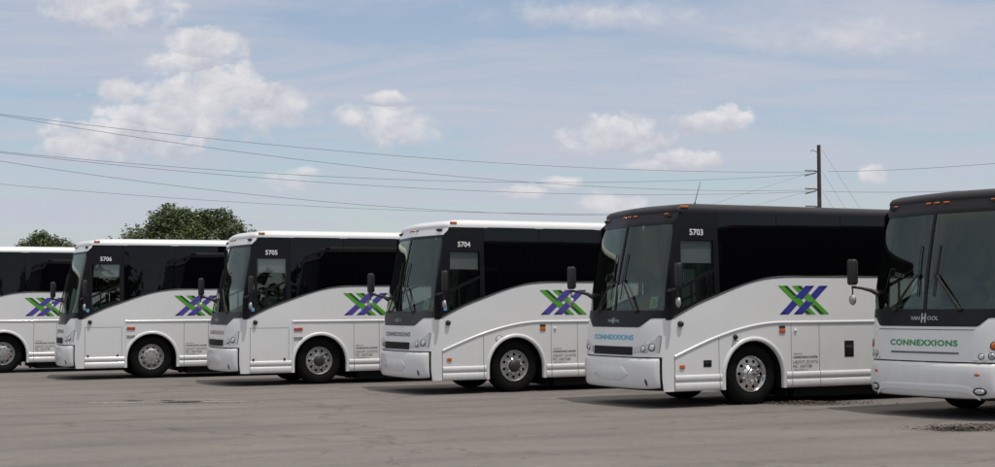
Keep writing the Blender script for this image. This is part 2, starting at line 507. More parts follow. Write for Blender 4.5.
PANES = [(-.692, .565), (.575, 2.0), (2.01, 3.45), (3.46, 4.9), (4.91, 6.35), (6.36, 7.8), (7.81, 9.25), (9.26, 10.7), (10.71, 11.55)]
def pane_mesh(i, side):
    mb = MB(); a, b = PANES[i]
    ss = frange(a, b, 12)
    rows = [[OS(s, lerp(belt(s) + .012, 3.362, t), side, .005 + .006 * math.sin(pi * (s - a) / (b - a))) for s in ss] for t in frange(0, 1, 8)]
    mb.grid(rows, M['darkglass'])
    # edge returns so each pane has thickness
    for k in (0, -1):
        mb.grid([[r[k], (r[k][0], r[k][1] - side * .02, r[k][2])] for r in rows], M['trim'])
    return mb.mesh('side_window')

def bumper_mesh(kind):
    mb = MB(); W = M['white']
    wb = W0 - 0.19
    prof = [(.315, -.02), (.325, .004), (.345, .02), (.42, .034), (.55, .040), (.70, .038), (.79, .03), (.825, .02), (.845, -.004), (.85, -.02)]
    ws = frange(-wb, wb, 60)
    rows = []
    for (z, d) in prof:
        r = []
        for w in ws:
            e = min(1, (wb - abs(w)) / .03)
            lift = .035 * (abs(w) / wb) ** 6
            r.append(OF(w, z + (lift if z < .5 else 0), d * e - .016 * (1 - e)))
        rows.append(r)
    mb.grid(rows, W)
    if kind == 'C':
        fade = lambda w: min(1.0, (1.02 - abs(w)) / .14) ** .5
        # moulded ledge along the lower lip
        L = [(-1.02, .40), (-.86, .50), (-.70, .52), (.70, .52), (.86, .50), (1.02, .40)]
        mb.grid([[OF(w, interp([(a, b) for a, b in L], w) + dz, lerp(.022, dd, fade(w))) for w in frange(-1.02, 1.02, 40)] for dz, dd in ((-.10, .040), (-.03, .046), (0, .044), (.012, .036))], W)
    else:
        # raised plate holder in the middle
        def zt(w): return interp([(0, .70), (.42, .70), (.50, .64), (.58, .56)], abs(w))
        def zb(w): return interp([(0, .45), (.36, .45), (.58, .55)], abs(w))
        ws2 = frange(-.57, .57, 30)
        mb.grid([[OF(w, lerp(zb(w), zt(w), t), .04 + .005 * (1 if 0.02 < t < .98 else -0.6)) for w in ws2] for t in (0, .06, .5, .94, 1)], W)
    return mb.mesh('bumper')

def patch_poly(mb, poly, d, mat, smooth=False):
    mb.face([OF(w, z, d) for (w, z) in poly], mat, smooth)

def disc_front(mb, w, z, rw, rz, d, mat, n=18, dome=.012):
    c = OF(w, z, d + dome)
    ring = [OF(w + rw * cos(2 * pi * k / n), z + rz * sin(2 * pi * k / n), d) for k in range(n)]
    mid = [OF(w + .6 * rw * cos(2 * pi * k / n), z + .6 * rz * sin(2 * pi * k / n), d + dome * .75) for k in range(n)]
    skirt = [OF(w + rw * cos(2 * pi * k / n), z + rz * sin(2 * pi * k / n), -.01) for k in range(n)]
    mb.grid([skirt, ring, mid], mat, True, wrap=True)
    mb.face(mid, mat, True)

def headlight_mesh(sg, kind):
    mb = MB()
    if kind == 'C':
        P = [(.93, .885), (1.11, .885), (1.30, .885), (1.40, .885), (1.40, 1.16), (1.37, 1.28), (1.22, 1.20)]
    else:
        P = [(.70, .925), (1.0, .935), (1.26, .945), (1.275, 1.1), (1.28, 1.235), (1.235, 1.235), (.98, 1.115), (.72, 1.02)]
    for (scl, d, mt) in ((1.0, .003, M['trim']), (.96, .006, M['lamp_house'] if kind != 'C' else M['white'])):
        cw = sum(p[0] for p in P) / len(P); cz = sum(p[1] for p in P) / len(P)
        # fan of small pieces so the lens follows the nose
        pts = [(cw + (w - cw) * scl, cz + (z - cz) * scl) for w, z in P]
        for i in range(len(pts)):
            a, b = pts[i], pts[(i + 1) % len(pts)]
            for k in range(4):
                t0, t1 = k / 4, (k + 1) / 4
                def q(p, t): return (lerp(cw, p[0], t), lerp(cz, p[1], t))
                quad = [q(a, t0), q(a, t1), q(b, t1), q(b, t0)] if k else [(cw, cz), q(a, t1), q(b, t1)]
                mb.face([OF(sg * w, z, d) for w, z in quad], mt, True)
    return mb.mesh('headlight')

def lamp_mesh(sg, w, z, r, lensmat='lens'):
    mb = MB()
    disc_front(mb, sg * w, z, r * 1.15, r * 1.15, .007, M['trim'], dome=.002)
    disc_front(mb, sg * w, z, r * .92, r * .92, .010, M[lensmat], dome=.012)
    return mb.mesh('lamp')

def grille_mesh():
    mb = MB()
    ws = frange(-.66, .66, 24)
    mb.grid([[OF(w, z, .004) for w in ws] for z in (.905, 1.03)], M['gap'])
    for z in frange(.92, 1.015, 4):
        mb.grid([[OF(w, z - .006, .006) for w in ws], [OF(w, z, .014) for w in ws], [OF(w, z + .006, .006) for w in ws]], M['trim'])
    for z in (.90, 1.035):
        mb.grid([[OF(w, z - .006, .006) for w in ws], [OF(w, z, .012) for w in ws], [OF(w, z + .006, .006) for w in ws]], M['graphite'])
    return mb.mesh('grille')

def fog_mesh(sg, kind):
    mb = MB()
    if kind == 'C':
        disc_front(mb, sg * 1.03, .435, .10, .062, .044, M['trim'], dome=.006)
        disc_front(mb, sg * 1.03, .435, .072, .036, .052, M['lamp_house'], dome=.008)
    else:
        n = 14
        def pt(k, sc): 
            a = 2 * pi * k / n; x, y = .022 * cos(a) * sc, .058 * sin(a) * sc
            return (sg * (1.03 + x + y * -.25), .44 + y)
        mb.face([OF(*pt(k, 1.0), .043) for k in range(n)], M['trim'])
        mb.face([OF(*pt(k, .7), .046) for k in range(n)], M['hubdark'])
    return mb.mesh('fog_lamp')

def text_polys(txt, bold=0.0, spacing=1.0):
    cu = bpy.data.curves.new('lettering_source', 'FONT')
    cu.body = txt; cu.size = 1.0; cu.offset = bold; cu.space_character = spacing; cu.resolution_u = 3
    o = bpy.data.objects.new('lettering_source', cu); COL.objects.link(o)
    bpy.context.view_layer.update()
    me = o.to_mesh()
    vs = [tuple(v.co) for v in me.vertices]; fs = [tuple(p.vertices) for p in me.polygons]
    o.to_mesh_clear()
    bpy.data.objects.remove(o); bpy.data.curves.remove(cu)
    xs = [v[0] for v in vs]; ys = [v[1] for v in vs]
    x0, x1, y0, y1 = min(xs), max(xs), min(ys), max(ys)
    return [((v[0] - x0) / (x1 - x0), (v[1] - y0) / (y1 - y0)) for v in vs], fs

def text_front(mb, txt, w0, w1, z0, z1, d, mat, bold=.01, spacing=1.0):
    vs, fs = text_polys(txt, bold, spacing)
    i0 = len(mb.v); k = mb.mi(mat)
    mb.v += [OF(lerp(w0, w1, a), lerp(z0, z1, b), d) for a, b in vs]
    for f in fs: mb.f.append(tuple(i0 + j for j in f)); mb.m.append(k); mb.sm.append(False)
def text_side(mb, txt, s0, s1, z0, z1, d, mat, bold=.01, spacing=1.0):
    vs, fs = text_polys(txt, bold, spacing)
    i0 = len(mb.v); k = mb.mi(mat)
    mb.v += [OS(lerp(s0, s1, a), lerp(z0, z1, b), -1, d) for a, b in vs]
    for f in fs: mb.f.append(tuple(i0 + j for j in f)); mb.m.append(k); mb.sm.append(False)

def letters_mesh(ink):
    mb = MB(); text_front(mb, 'CONNEXXIONS', -.665, .665, 1.155, 1.243, .005, M[ink], .026, 1.07); return mb.mesh('lettering')
def letters_mesh_wide(ink):
    mb = MB(); text_front(mb, 'CONNEXXIONS', -.69, .66, 1.10, 1.195, .005, M[ink], .034, 1.10)
    ws = frange(-.62, .66, 20)
    return mb.mesh('lettering')
def number_mesh(txt):
    mb = MB(); text_side(mb, txt, -1.28, -1.00, 2.955, 3.065, .011, M['lettering_white'], .025, 1.02); return mb.mesh('fleet_number')
SMALL_PRINT = [('OPERATED BY', .85, 1.05, .862, .884, .01), ('CONNEXXIONS CHARTER', .84, 1.385, .795, .835, .03), ('USDOT 2210776', .84, 1.39, .700, .755, 0),
               ('MC 1007108', .84, 1.25, .625, .678, 0), ('ORLANDO, FL', .85, 1.17, .575, .603, .01)]
def small_print_mesh(k):
    t, a, b, c, e, bold = SMALL_PRINT[k]
    mb = MB(); text_side(mb, t, a, b, c, e, .004, M['small_ink'], bold); return mb.mesh('small_print')

def emblem_mesh(kind):
    mb = MB(); d = .010; S = M['silver']
    if kind == 'C':
        text_front(mb, 'VAN', -.265, -.075, 1.495, 1.555, d, S, .012)
        text_front(mb, 'OOL', .075, .285, 1.495, 1.555, d, S, .012)
        for w in (-.045, .02):
            patch_poly(mb, [(w, 1.455), (w + .027, 1.455), (w + .027, 1.60), (w, 1.60)], d, S)
        patch_poly(mb, [(-.018, 1.515), (.02, 1.515), (.02, 1.54), (-.018, 1.54)], d, S)
    else:
        # small badge: short word with a tall letter in its middle
        text_front(mb, 'VAN', -.19, -.045, 1.462, 1.51, d, S, .012)
        text_front(mb, 'OOL', .055, .21, 1.462, 1.51, d, S, .012)
        for w in (-.03, .016):
            patch_poly(mb, [(w, 1.435), (w + .02, 1.435), (w + .02, 1.54), (w, 1.54)], d, S)
        patch_poly(mb, [(-.01, 1.478), (.016, 1.478), (.016, 1.495), (-.01, 1.495)], d, S)
    return mb.mesh('emblem')

def logo_mesh(bluemat):
    mb = MB()
    X0, X1, Y0, Y1 = 45, 645, 70, 405
    def P(x, y, d): return OS(lerp(.555, 1.665, (x - X0) / (X1 - X0)), lerp(2.085, 1.575, (y - Y0) / (Y1 - Y0)), -1, d)
    H = 335.0
    def bar(xt, wd, dx, y0, y1, d, mat, a=0.0, b=1.0):
        """slice a..b of the width of a slanting bar whose top left is xt"""
        def X(y, f): return xt + dx * (y - Y0) / H + wd * f
        mb.face([P(X(y0, a), y0, d), P(X(y0, b), y0, d), P(X(y1, b), y1, d), P(X(y1, a), y1, d)], mat)
    G, D, B, N = M['green'], M['darkgreen'], M[bluemat], M['navy']
    for xt in (372, 536): bar(xt, 107, -320, Y0, Y1, .003, B)
    bar(372, 107, -320, Y0, 100, .0042, N, .55, 1); bar(536, 107, -320, Y0, 105, .0042, N, .55, 1)
    bar(372, 107, -320, 380, Y1, .0042, N, 0, .5); bar(536, 107, -320, 378, Y1, .0042, N, 0, .5)
    for xt in (45, 208): bar(xt, 107, 330, Y0, Y1, .0055, G)
    bar(45, 107, 330, Y0, 190, .0066, D, .62, 1); bar(208, 107, 330, Y0, 112, .0066, D, .55, 1)
    bar(45, 107, 330, 365, Y1, .0066, D, 0, .45); bar(208, 107, 330, 300, Y1, .0066, D, 0, .4)
    # crossings where blue lies over green
    bar(372, 107, -320, 96, 216, .008, B); bar(536, 107, -320, 262, 382, .008, B)
    return mb.mesh('logo')

def emit_box_lens(mb, s, y, z, dims, mat, rotz=0):
    mb.box((s, y, z), dims, mat, Matrix.Rotation(rotz, 3, 'Z'), bevel=min(dims) * .4)

def roof_marker_mesh(w):
    """amber clearance lamp on the front cap at arc position w"""
    mb = MB()
    p = OF(w, 3.325, .012); q1 = OF(w - .01, 3.325); q2 = OF(w + .01, 3.325)
    a = math.atan2(q2[1] - q1[1], q2[0] - q1[0])
    mb.box(p, (.105, .03, .028), M['orange'], Matrix.Rotation(a, 3, 'Z'), bevel=.014)
    return mb.mesh('clearance_lamp')
def corner_marker_mesh(side):
    mb = MB(); emit_box_lens(mb, -1.36, side * 1.19, 3.445, (.15, .06, .042), M['orange']); return mb.mesh('clearance_lamp')

def tyre_mesh():
    mb = MB()
    pr = [(.30, -.02), (.31, .02), (.40, .05), (.47, .048), (.51, .03), (.530, .0), (.538, -.03), (.538, -.26), (.53, -.29), (.50, -.31), (.30, -.30)]
    mb.lathe(pr, (0, 0, 0), M['rubber'], n=56)
    # tread grooves as rings proud of the rim line
    for d in (-.07, -.12, -.17, -.22):
        mb.lathe([(.5385, d), (.5410, d - .012), (.5385, d - .03)], (0, 0, 0), M['rubber'], n=56)
    mb.lathe([(.44, .0515), (.443, .054), (.447, .0515)], (0, 0, 0), M['rubber'], n=56)
    return mb.mesh('tyre')
def rim_mesh(mat):
    mb = MB(); S = M[mat]
    # outer flange, drop and disc, disc with ten real openings backed by a dark barrel
    mb.lathe([(.315, -.01), (.318, .03), (.308, .038), (.298, .030), (.292, .0), (.285, -.012)], (0, 0, 0), S, n=60)
    mb.lathe([(.285, -.012), (.27, -.10), (.10, -.11)], (0, 0, 0), M['gap'], n=60)
    nh = 10; rin, rout, rc, rh = .150, .286, .228, .030
    dout, din = -.010, .012
    def dpt(r, a):
        t = (r - rin) / (rout - rin)
        return Vector((r * cos(a), -lerp(din, dout, t) , r * sin(a)))
    for k in range(nh):
        a0 = 2 * pi * k / nh; am = a0 + pi / nh; a1 = a0 + 2 * pi / nh
        hole = []; outer = []
        m = 20
        for j in range(m):
            th = 2 * pi * j / m
            # hole point in polar frame centred at rc, am (th=0 radial out)
            r = rc + rh * cos(th); a = am + rh * sin(th) / rc
            hole.append(dpt(r, a))
            # boundary of the sector cell in the same direction
            c, s_ = cos(th), sin(th)
            da = pi / nh; tr = []
            if c > 1e-6: tr.append((rout - rc) / c)
            if c < -1e-6: tr.append((rin - rc) / c)
            if abs(s_) > 1e-6: tr.append(da * rc / abs(s_))
            tt = min(tr)
            outer.append(dpt(rc + tt * c, am + tt * s_ / rc))
        mb.grid([outer, hole], S, True, wrap=True)
        mb.grid([hole, [h + Vector((0, .02, 0)) for h in hole]], M['gap'], True, wrap=True)
    return mb.mesh('rim')
def hub_mesh(style):
    mb = MB()
    if style == 'dark':
        mb.lathe([(.152, .010), (.150, .022), (.132, .030), (.125, .030)], (0, 0, 0), M['chrome'], n=40)
        mb.lathe([(.135, .031), (.128, .045), (.10, .075), (.085, .085), (.0, .088)], (0, 0, 0), M['hubdark'], n=40)
    elif style == 'cover':
        mb.lathe([(.215, .012), (.212, .04), (.195, .052), (.15, .062), (.08, .075), (.0, .078)], (0, 0, 0), M['steel'], n=40)
    else:
        mb.lathe([(.152, .010), (.150, .020), (.105, .028), (.098, .06), (.085, .085), (.07, .095), (.0, .10)], (0, 0, 0), M['chrome'], n=40)
    R = .168
    for k in range(10):
        a = 2 * pi * k / 10 + .15
        r = R if style != 'cover' else .165
        d0 = .008 if style != 'cover' else .05
        c = (r * cos(a), 0, r * sin(a))
        mb.lathe([(.019, d0), (.018, d0 + .03), (.012, d0 + .04), (.0, d0 + .042)], c, M['chrome'] if style != 'cover' else M['steel'], n=8)
    return mb.mesh('hub')

def mirror_arm_mesh(side):
    mb = MB()
    if side < 0:
        mb.tube([(-1.74, -1.20, 1.99), (-1.74, -1.36, 2.0), (-1.69, -1.46, 2.03)], [.045, .035, .028], M['trim'], 10)
        mb.tube([(-1.69, -1.46, 2.03), (-1.68, -1.47, 1.86)], .014, M['trim'], 8)
        mb.tube([(-1.70, -1.22, 1.78), (-1.69, -1.40, 1.86)], .018, M['trim'], 8)
    else:
        mb.tube([(-1.80, 1.17, 1.90), (-1.90, 1.26, 1.97), (-2.02, 1.36, 2.01), (-2.14, 1.46, 2.03)], [.05, .034, .024, .022], M['trim'], 10)
        mb.tube([(-2.13, 1.45, 2.03), (-2.13, 1.45, 1.88)], .012, M['trim'], 8)
    return mb.mesh('mirror_arm')
def mirror_head_mesh(side):
    mb = MB()
    c = (-1.68, -1.47, 2.26) if side < 0 else (-2.13, 1.45, 2.27)
    rz = Matrix.Rotation(radians(8 * side), 3, 'Z')
    mb.box(c, (.11, .175, .42), M['trim'], rz, bevel=.05)
    off = rz @ Vector((.058, 0, 0))
    mb.box((c[0] + off.x, c[1] + off.y, c[2]), (.006, .135, .36), M['mirror'], rz)
    return mb.mesh('mirror_head')
def convex_mesh(side):
    mb = MB()
    c = Vector((-1.68, -1.47, 1.80)) if side < 0 else Vector((-2.13, 1.45, 1.82))
    ax = Vector((1, side * .15, 0)).normalized(); b1 = ax.cross(Vector((0, 0, 1))).normalized()
    rows = []
    for (r, d) in ((.0, -.05), (.04, -.045), (.068, -.025), (.078, 0), (.074, .01)):
        rows.append([c + b1 * (r * .85 * cos(2 * pi * k / 20)) + Vector((0, 0, 1.15 * r * sin(2 * pi * k / 20))) + ax * d for k in range(20)])
    mb.grid(rows, M['steel'], True, wrap=True)
    rows2 = [rows[-1]] + [[c + b1 * (r * .85 * cos(2 * pi * k / 20)) + Vector((0, 0, 1.15 * r * sin(2 * pi * k / 20))) + ax * d for k in range(20)] for r, d in ((.066, .018), (.034, .028), (.0, .031))]
    mb.grid(rows2, M['mirror'], True, wrap=True)
    return mb.mesh('convex_mirror')

def wiper_mesh(sg):
    mb = MB(); T = M['trim']
    base = (.62, 1.66); piv = (.20, 2.18)
    for o in (0, .05):
        mb.tube([OF(sg * lerp(base[0] + o, piv[0] + o * .4, t), lerp(base[1], piv[1], t), .035 + .02 * math.sin(pi * t)) for t in frange(0, 1, 6)], .011, T, 6)
    mb.tube([OF(sg * (.16 + .03 * t), lerp(1.86, 2.66, t), .02) for t in frange(0, 1, 8)], .010, T, 6)
    mb.box(OF(sg * .18, 2.18, .03), (.03, .06, .05), T)
    mb.box(OF(sg * .645, 1.66, .02), (.05, .09, .05), T, bevel=.015)
    return mb.mesh('wiper')

def cab_mesh():
    """what shows through the cab glass: floor, dash, added dark partition, ceiling"""
    mb = MB(); I = M['interior']
    mb.box((-1.1, 0, 1.12), (1.5, 2.3, .1), I)
    mb.box((-.30, 0, 2.2), (.06, 2.36, 2.3), I)  # added dark sheet, stands in for the dim passenger saloon behind
    mb.box((-.98, 0, 3.30), (1.25, 2.2, .05), I)
    # dash with a curved top
    rows = []
    for y in frange(-1.12, 1.12, 12):
        e = .14 * (abs(y) / 1.12) ** 3
        rows.append([(-1.95 + e * 1.6, y, 1.2), (-1.95 + e * 1.6, y, 1.66), (-1.80 + e, y, 1.70), (-1.5, y, 1.71 + (.10 if -1.0 < y < -.1 else 0)), (-1.40, y, 1.64), (-1.36, y, 1.2)])
    mb.grid(rows, I)
    # passenger-side dash housing and camera pod high on the glass
    mb.box((-1.72, .06, 2.98), (.10, .12, .10), I, bevel=.03)
    return mb.mesh('cab_interior')
def seat_mesh():
    mb = MB(); F = M['seatfab']
    mb.box((-.85, -.55, 1.50), (.5, .5, .16), F, bevel=.06)
    mb.box((-.62, -.55, 1.95), (.16, .48, .80), F, Matrix.Rotation(radians(8), 3, 'Y'), bevel=.06)
    mb.box((-.57, -.55, 2.45), (.11, .28, .20), F, Matrix.Rotation(radians(8), 3, 'Y'), bevel=.045)
    mb.box((-.85, -.55, 1.30), (.3, .3, .3), M['trim'])
    return mb.mesh('driver_seat')
def steering_mesh():
    mb = MB()
    R = Matrix.Rotation(radians(-38), 3, 'Y'); c = Vector((-1.26, -.55, 1.90))
    n = 28
    rows = []
    for k in range(n + 1):
        a = 2 * pi * k / n
        ctr = Vector((.235 * cos(a), .235 * sin(a), 0)); rd = Vector((cos(a), sin(a), 0))
        rows.append([c + R @ (ctr + (rd * cos(b) + Vector((0, 0, 1)) * sin(b)) * .017) for b in frange(0, 2 * pi, 8)])
    mb.grid(rows, M['trim'])
    for a in (pi / 2, -pi / 2, pi):
        mb.tube([c, c + R @ Vector((.23 * cos(a), .23 * sin(a), 0))], .014, M['trim'], 6)
    mb.tube([c, c + R @ Vector((-.0, 0, -.4))], .035, M['trim'], 8)
    return mb.mesh('steering_wheel')
def shade_mesh(z0):
    mb = MB(); mb.box((-1.12, -1.17, (2.86 + z0) / 2), (.62, .012, 2.86 - z0), M['shade']); mb.tube([(-1.42, -1.17, z0), (-.82, -1.17, z0)], .012, M['trim'], 6); return mb.mesh('roller_shade')

def plate_side(name, s, z, ds, dz, mat, d=.012, side=-1, bevel=.012):
    mb = MB(); mb.box((s, side * (yW(z) + d / 2), z), (ds, d, dz), M[mat], bevel=min(bevel, d * .45)); return mb.mesh(name)
def knob_mesh(s, z, r, mat, d=.05, side=-1):
    mb = MB()
    o = (s, side * yW(z), z)
    mb.lathe([(r, -.005), (r, d * .5), (r * .8, d * .85), (r * .4, d), (0, d)], o, M[mat], n=20, sgn=side)
    return mb.mesh('knob')
def cap_mesh(s, z, r):
    mb = MB(); o = (s, -yW(z), z)
    mb.lathe([(r * 1.15, -.004), (r * 1.15, .004), (r * 1.02, .006), (r, .002), (r * .9, .006), (0, .008)], o, M['white'], n=24, sgn=-1)
    mb.lathe([(r * 1.12, .0064), (r * .94, .0070)], o, M['greytrim'], n=24, sgn=-1)
    return mb.mesh('filler_cap')
def flap_mesh(s, side):
    mb = MB(); mb.box((s, side * .98, .27), (.02, .40, .30), M['gap']); return mb.mesh('mud_flap')
def sticker_mesh():
    mb = MB(); text = OS
    P = [(-1.615, 1.68), (-1.545, 1.68), (-1.545, 1.76), (-1.615, 1.76)]
    mb.face([OS(s, z, -1, .010) for s, z in P], M['blue_sticker']); return mb.mesh('sticker')
def ws_sticker_mesh():
    mb = MB()
    for (a, b, c, e, d, mt) in ((.96, 1.14, 1.70, 1.90, -.008, 'green_sticker'), (1.0, 1.10, 1.74, 1.86, -.0065, 'green')):
        mb.face([OF(a, c, d), OF(b, c, d), OF(b, e, d), OF(a, e, d)], M[mt])
    return mb.mesh('windshield_sticker')
def antenna_mesh():
    mb = MB(); mb.tube([(-.85, -.75, 3.50), (-.84, -.75, 3.56)], [.03, .015], M['trim'], 8)
    mb.tube([(-.84, -.75, 3.56), (-.72, -.75, 3.93)], [.007, .004], M['trim'], 6); return mb.mesh('antenna')
def latch_mesh(s, z, ds, dz):
    mb = MB()
    mb.box((s, -(yW(z) + .003), z), (ds, .008, dz), M['gap'], bevel=.0035)
    mb.box((s, -(yW(z) + .009), z + dz * .12), (ds * .7, .008, dz * .2), M['hubdark'], bevel=.003)
    mb.box((s, -(yW(z) + .009), z - dz * .25), (ds * .7, .006, dz * .25), M['gap'])
    return mb.mesh('door_latch')

_cache = {}
def part(parent, name, key, fn, label=None):
    k = (name,) + key
    if k not in _cache: _cache[k] = fn()
    o = bpy.data.objects.new(name, _cache[k]); COL.objects.link(o); o.parent = parent
    if label: o['label'] = label
    return o

def coach(X, Y, yaw, label, kind='A', roof='white', low='black', ink='grey_ink', number=None, rim='steel', hub='dark', blue='purple',
          sticker=False, ws_sticker=False, shade=None, antenna=False, front_detail=True):
    root = bpy.data.objects.new('coach_bus', None); COL.objects.link(root)
    root.empty_display_size = .5
    # X, Y: ground point below the driver's side of the front axle
    cx = X - sin(yaw) * 1.275; cy = Y + cos(yaw) * 1.275
    root.location = (cx, cy, 0); root.rotation_euler = (0, 0, yaw)
    tag(root, label, 'bus', 'coach buses parked in an angled row')
    P = lambda name, key, fn, parent=root, lab=None: part(parent, name, key, fn, lab)
    body = P('body', (kind,), lambda: body_mesh(kind))
    rf = P('roof', (roof,), lambda: roof_mesh(roof), lab=('black roof' if roof != 'white' else None))
    P('windshield_frame', (kind, low), lambda: frame_mesh(kind, low))
    for sg in (-1, 1):
        P('windshield', (sg,), lambda: windshield_mesh(sg))
        P('wiper', (sg,), lambda: wiper_mesh(sg))
        hl = P('headlight', (sg, kind), lambda: headlight_mesh(sg, kind))
        if kind == 'C':
            P('lamp', ('c1', sg), lambda: lamp_mesh(sg, 1.02 + .03, .955, .042), hl)
            P('lamp', ('c2', sg), lambda: lamp_mesh(sg, 1.20, .965, .048), hl)
            P('turn_signal', ('c3', sg), lambda: lamp_mesh(sg, 1.24, 1.115, .060, 'orange'), hl, 'amber turn signal')
        else:
            P('lamp', ('a1', sg), lambda: lamp_mesh(sg, .93, 1.005, .050), hl)
            P('lamp', ('a2', sg), lambda: lamp_mesh(sg, 1.12, 1.035, .060), hl)
        P('fog_lamp', (sg, kind), lambda: fog_mesh(sg, kind))
        P('cab_window', (sg,), lambda: cab_glass_mesh(sg))
        for i in range(len(PANES)): P('side_window', (i, sg), lambda: pane_mesh(i, sg))
        arm = P('mirror_arm', (sg,), lambda: mirror_arm_mesh(sg))
        P('mirror_head', (sg,), lambda: mirror_head_mesh(sg), arm)
        P('convex_mirror', (sg,), lambda: convex_mesh(sg), arm)
        P('mud_flap', (sg,), lambda: flap_mesh(.76, sg))
        P('clearance_lamp', ('corner', sg), lambda: corner_marker_mesh(sg))
        for ws_ in WHEELS:
            w = bpy.data.objects.new('wheel', None); COL.objects.link(w); w.parent = root
            w.location = (ws_, sg * 1.145, .538)
            w.rotation_euler = (0, random.uniform(0, 6), 0) if sg < 0 else (0, random.uniform(0, 6), pi)
            P('tyre', (), tyre_mesh, w)
            P('rim', (rim,), lambda: rim_mesh(rim), w)
            P('hub', (hub,), lambda: hub_mesh(hub), w)
    for w in (-1.05, -.19, 0.0, .19, 1.05):
        P('clearance_lamp', (w,), lambda: roof_marker_mesh(w))
    bp = P('bumper', (kind,), lambda: bumper_mesh(kind))
    if kind == 'C':
        for sg in (-1, 1):
            P('marker_lamp', ('bumper', sg), lambda: (lambda mb: (disc_front(mb, sg * 1.0, .685, .045, .024, .04, M['orange'], dome=.012), mb.mesh('marker_lamp'))[1])(MB()))
        def rule():
            mb = MB(); ws = frange(-.66, .68, 20)
            mb.grid([[OF(w, z, d) for w in ws] for z, d in ((.985, .002), (.99, .012), (1.0, .012), (1.012, .002))], M['greytrim'])
            mb.grid([[OF(w, z, d) for w in frange(-1.0, .93, 24)] for z, d in ((1.345, .001), (1.352, .008), (1.36, .001))], M['seam'])
            return mb.mesh('grille')
        P('grille', ('c',), rule)
        P('lettering', (ink, 'wide'), lambda: letters_mesh_wide(ink))
    else:
        P('grille', ('a',), grille_mesh)
        P('lettering', (ink,), lambda: letters_mesh(ink))
    P('emblem', (kind,), lambda: emblem_mesh(kind))
    P('logo', (blue,), lambda: logo_mesh(blue))
    for k_ in range(len(SMALL_PRINT)): P('small_print', (k_,), lambda: small_print_mesh(k_))
    if number: P('fleet_number', (number,), lambda: number_mesh(number))
    P('cab_interior', (), cab_mesh); P('driver_seat', (), seat_mesh); P('steering_wheel', (), steering_mesh)
    if shade: P('roller_shade', (shade,), lambda: shade_mesh(shade))
    P('knob', ('cam',), lambda: knob_mesh(-1.53, 1.43, .052, 'trim', .07))
    if kind in ('A', 'C'):
        P('marker_lamp', ('sideA',), lambda: plate_side('marker_lamp', -1.50, .70, .10, .062, 'orange', .022))
        P('marker_lamp', ('sideA2',), lambda: plate_side('marker_lamp', .61, 1.285, .125, .072, 'orange', .02))
        P('reflector', ('sideA',), lambda: plate_side('reflector', .61, 1.355, .125, .05, 'hubdark', .015))
        P('filler_cap', (number == '5703',), lambda: cap_mesh(-.39, 1.09 if number != '5703' else 1.06, .072))
        P('door_latch', ('back',), lambda: latch_mesh(2.10, .945, .21, .29))
        P('knob', ('lock',), lambda: knob_mesh(.90, 1.29, .028, 'white', .03))
        if number == '5703':
            P('door_latch', ('front',), lambda: latch_mesh(-.98, .745, .165, .115))
            P('knob', ('upper',), lambda: knob_mesh(-.40, 1.19, .045, 'trim', .05))
    else:
        P('marker_lamp', ('sideB',), lambda: plate_side('marker_lamp', -.525, 1.265, .205, .07, 'red', .02))
        P('reflector', ('sideB',), lambda: plate_side('reflector', -.525, 1.065, .205, .07, 'steel', .015))
        for s in (-1.57, -.85): P('knob', ('b', s), lambda: knob_mesh(s, .595, .026, 'trim', .03))
    if sticker: P('sticker', (), sticker_mesh, lab='small blue sticker')
    if ws_sticker: P('windshield_sticker', (), ws_sticker_mesh, lab='pale green inspection sticker')
    if antenna: P('antenna', (), antenna_mesh)
    return root

YAW = 0.4398
coach(9.03, 22.35, YAW + .108, 'black roofed coach at the right end of the row with green front lettering', 'C', 'black_roof', 'black', 'green_ink', None, 'chrome', 'chrome', 'blue')
coach(4.476, 25.301, YAW + .015, 'white coach with black roof, fleet number 5703 and cyan front lettering', 'A', 'black_roof', 'black', 'cyan_ink', '5703', 'chrome', 'chrome', 'blue', ws_sticker=True, antenna=True, shade=2.47)
coach(.370, 29.519, YAW + .013, 'white roofed coach numbered 5704 with grey front lettering, left of the black roofed coach', 'A', 'white', 'graphite', 'grey_ink', '5704', 'steel', 'dark', 'purple', sticker=True, ws_sticker=True, shade=2.5)
coach(-4.071, 33.104, YAW - .010, 'white coach numbered 5705 with faded red front lettering and red side marker', 'B', 'white', 'graphite', 'red_ink', '5705', 'steel', 'dark', 'purple', sticker=True, shade=2.55)
coach(-8.744, 36.507, YAW - .034, 'white coach numbered 5706 seen almost side on, in front of the tree', 'B', 'white', 'black', 'grey_ink', '5706', 'steel', 'cover', 'purple', sticker=True, shade=2.55)
coach(-13.701, 40.018, YAW + .016, 'farthest white coach at the left edge, its front cut off by the photo edge', 'B', 'white', 'black', 'grey_ink', None, 'steel', 'cover', 'purple')

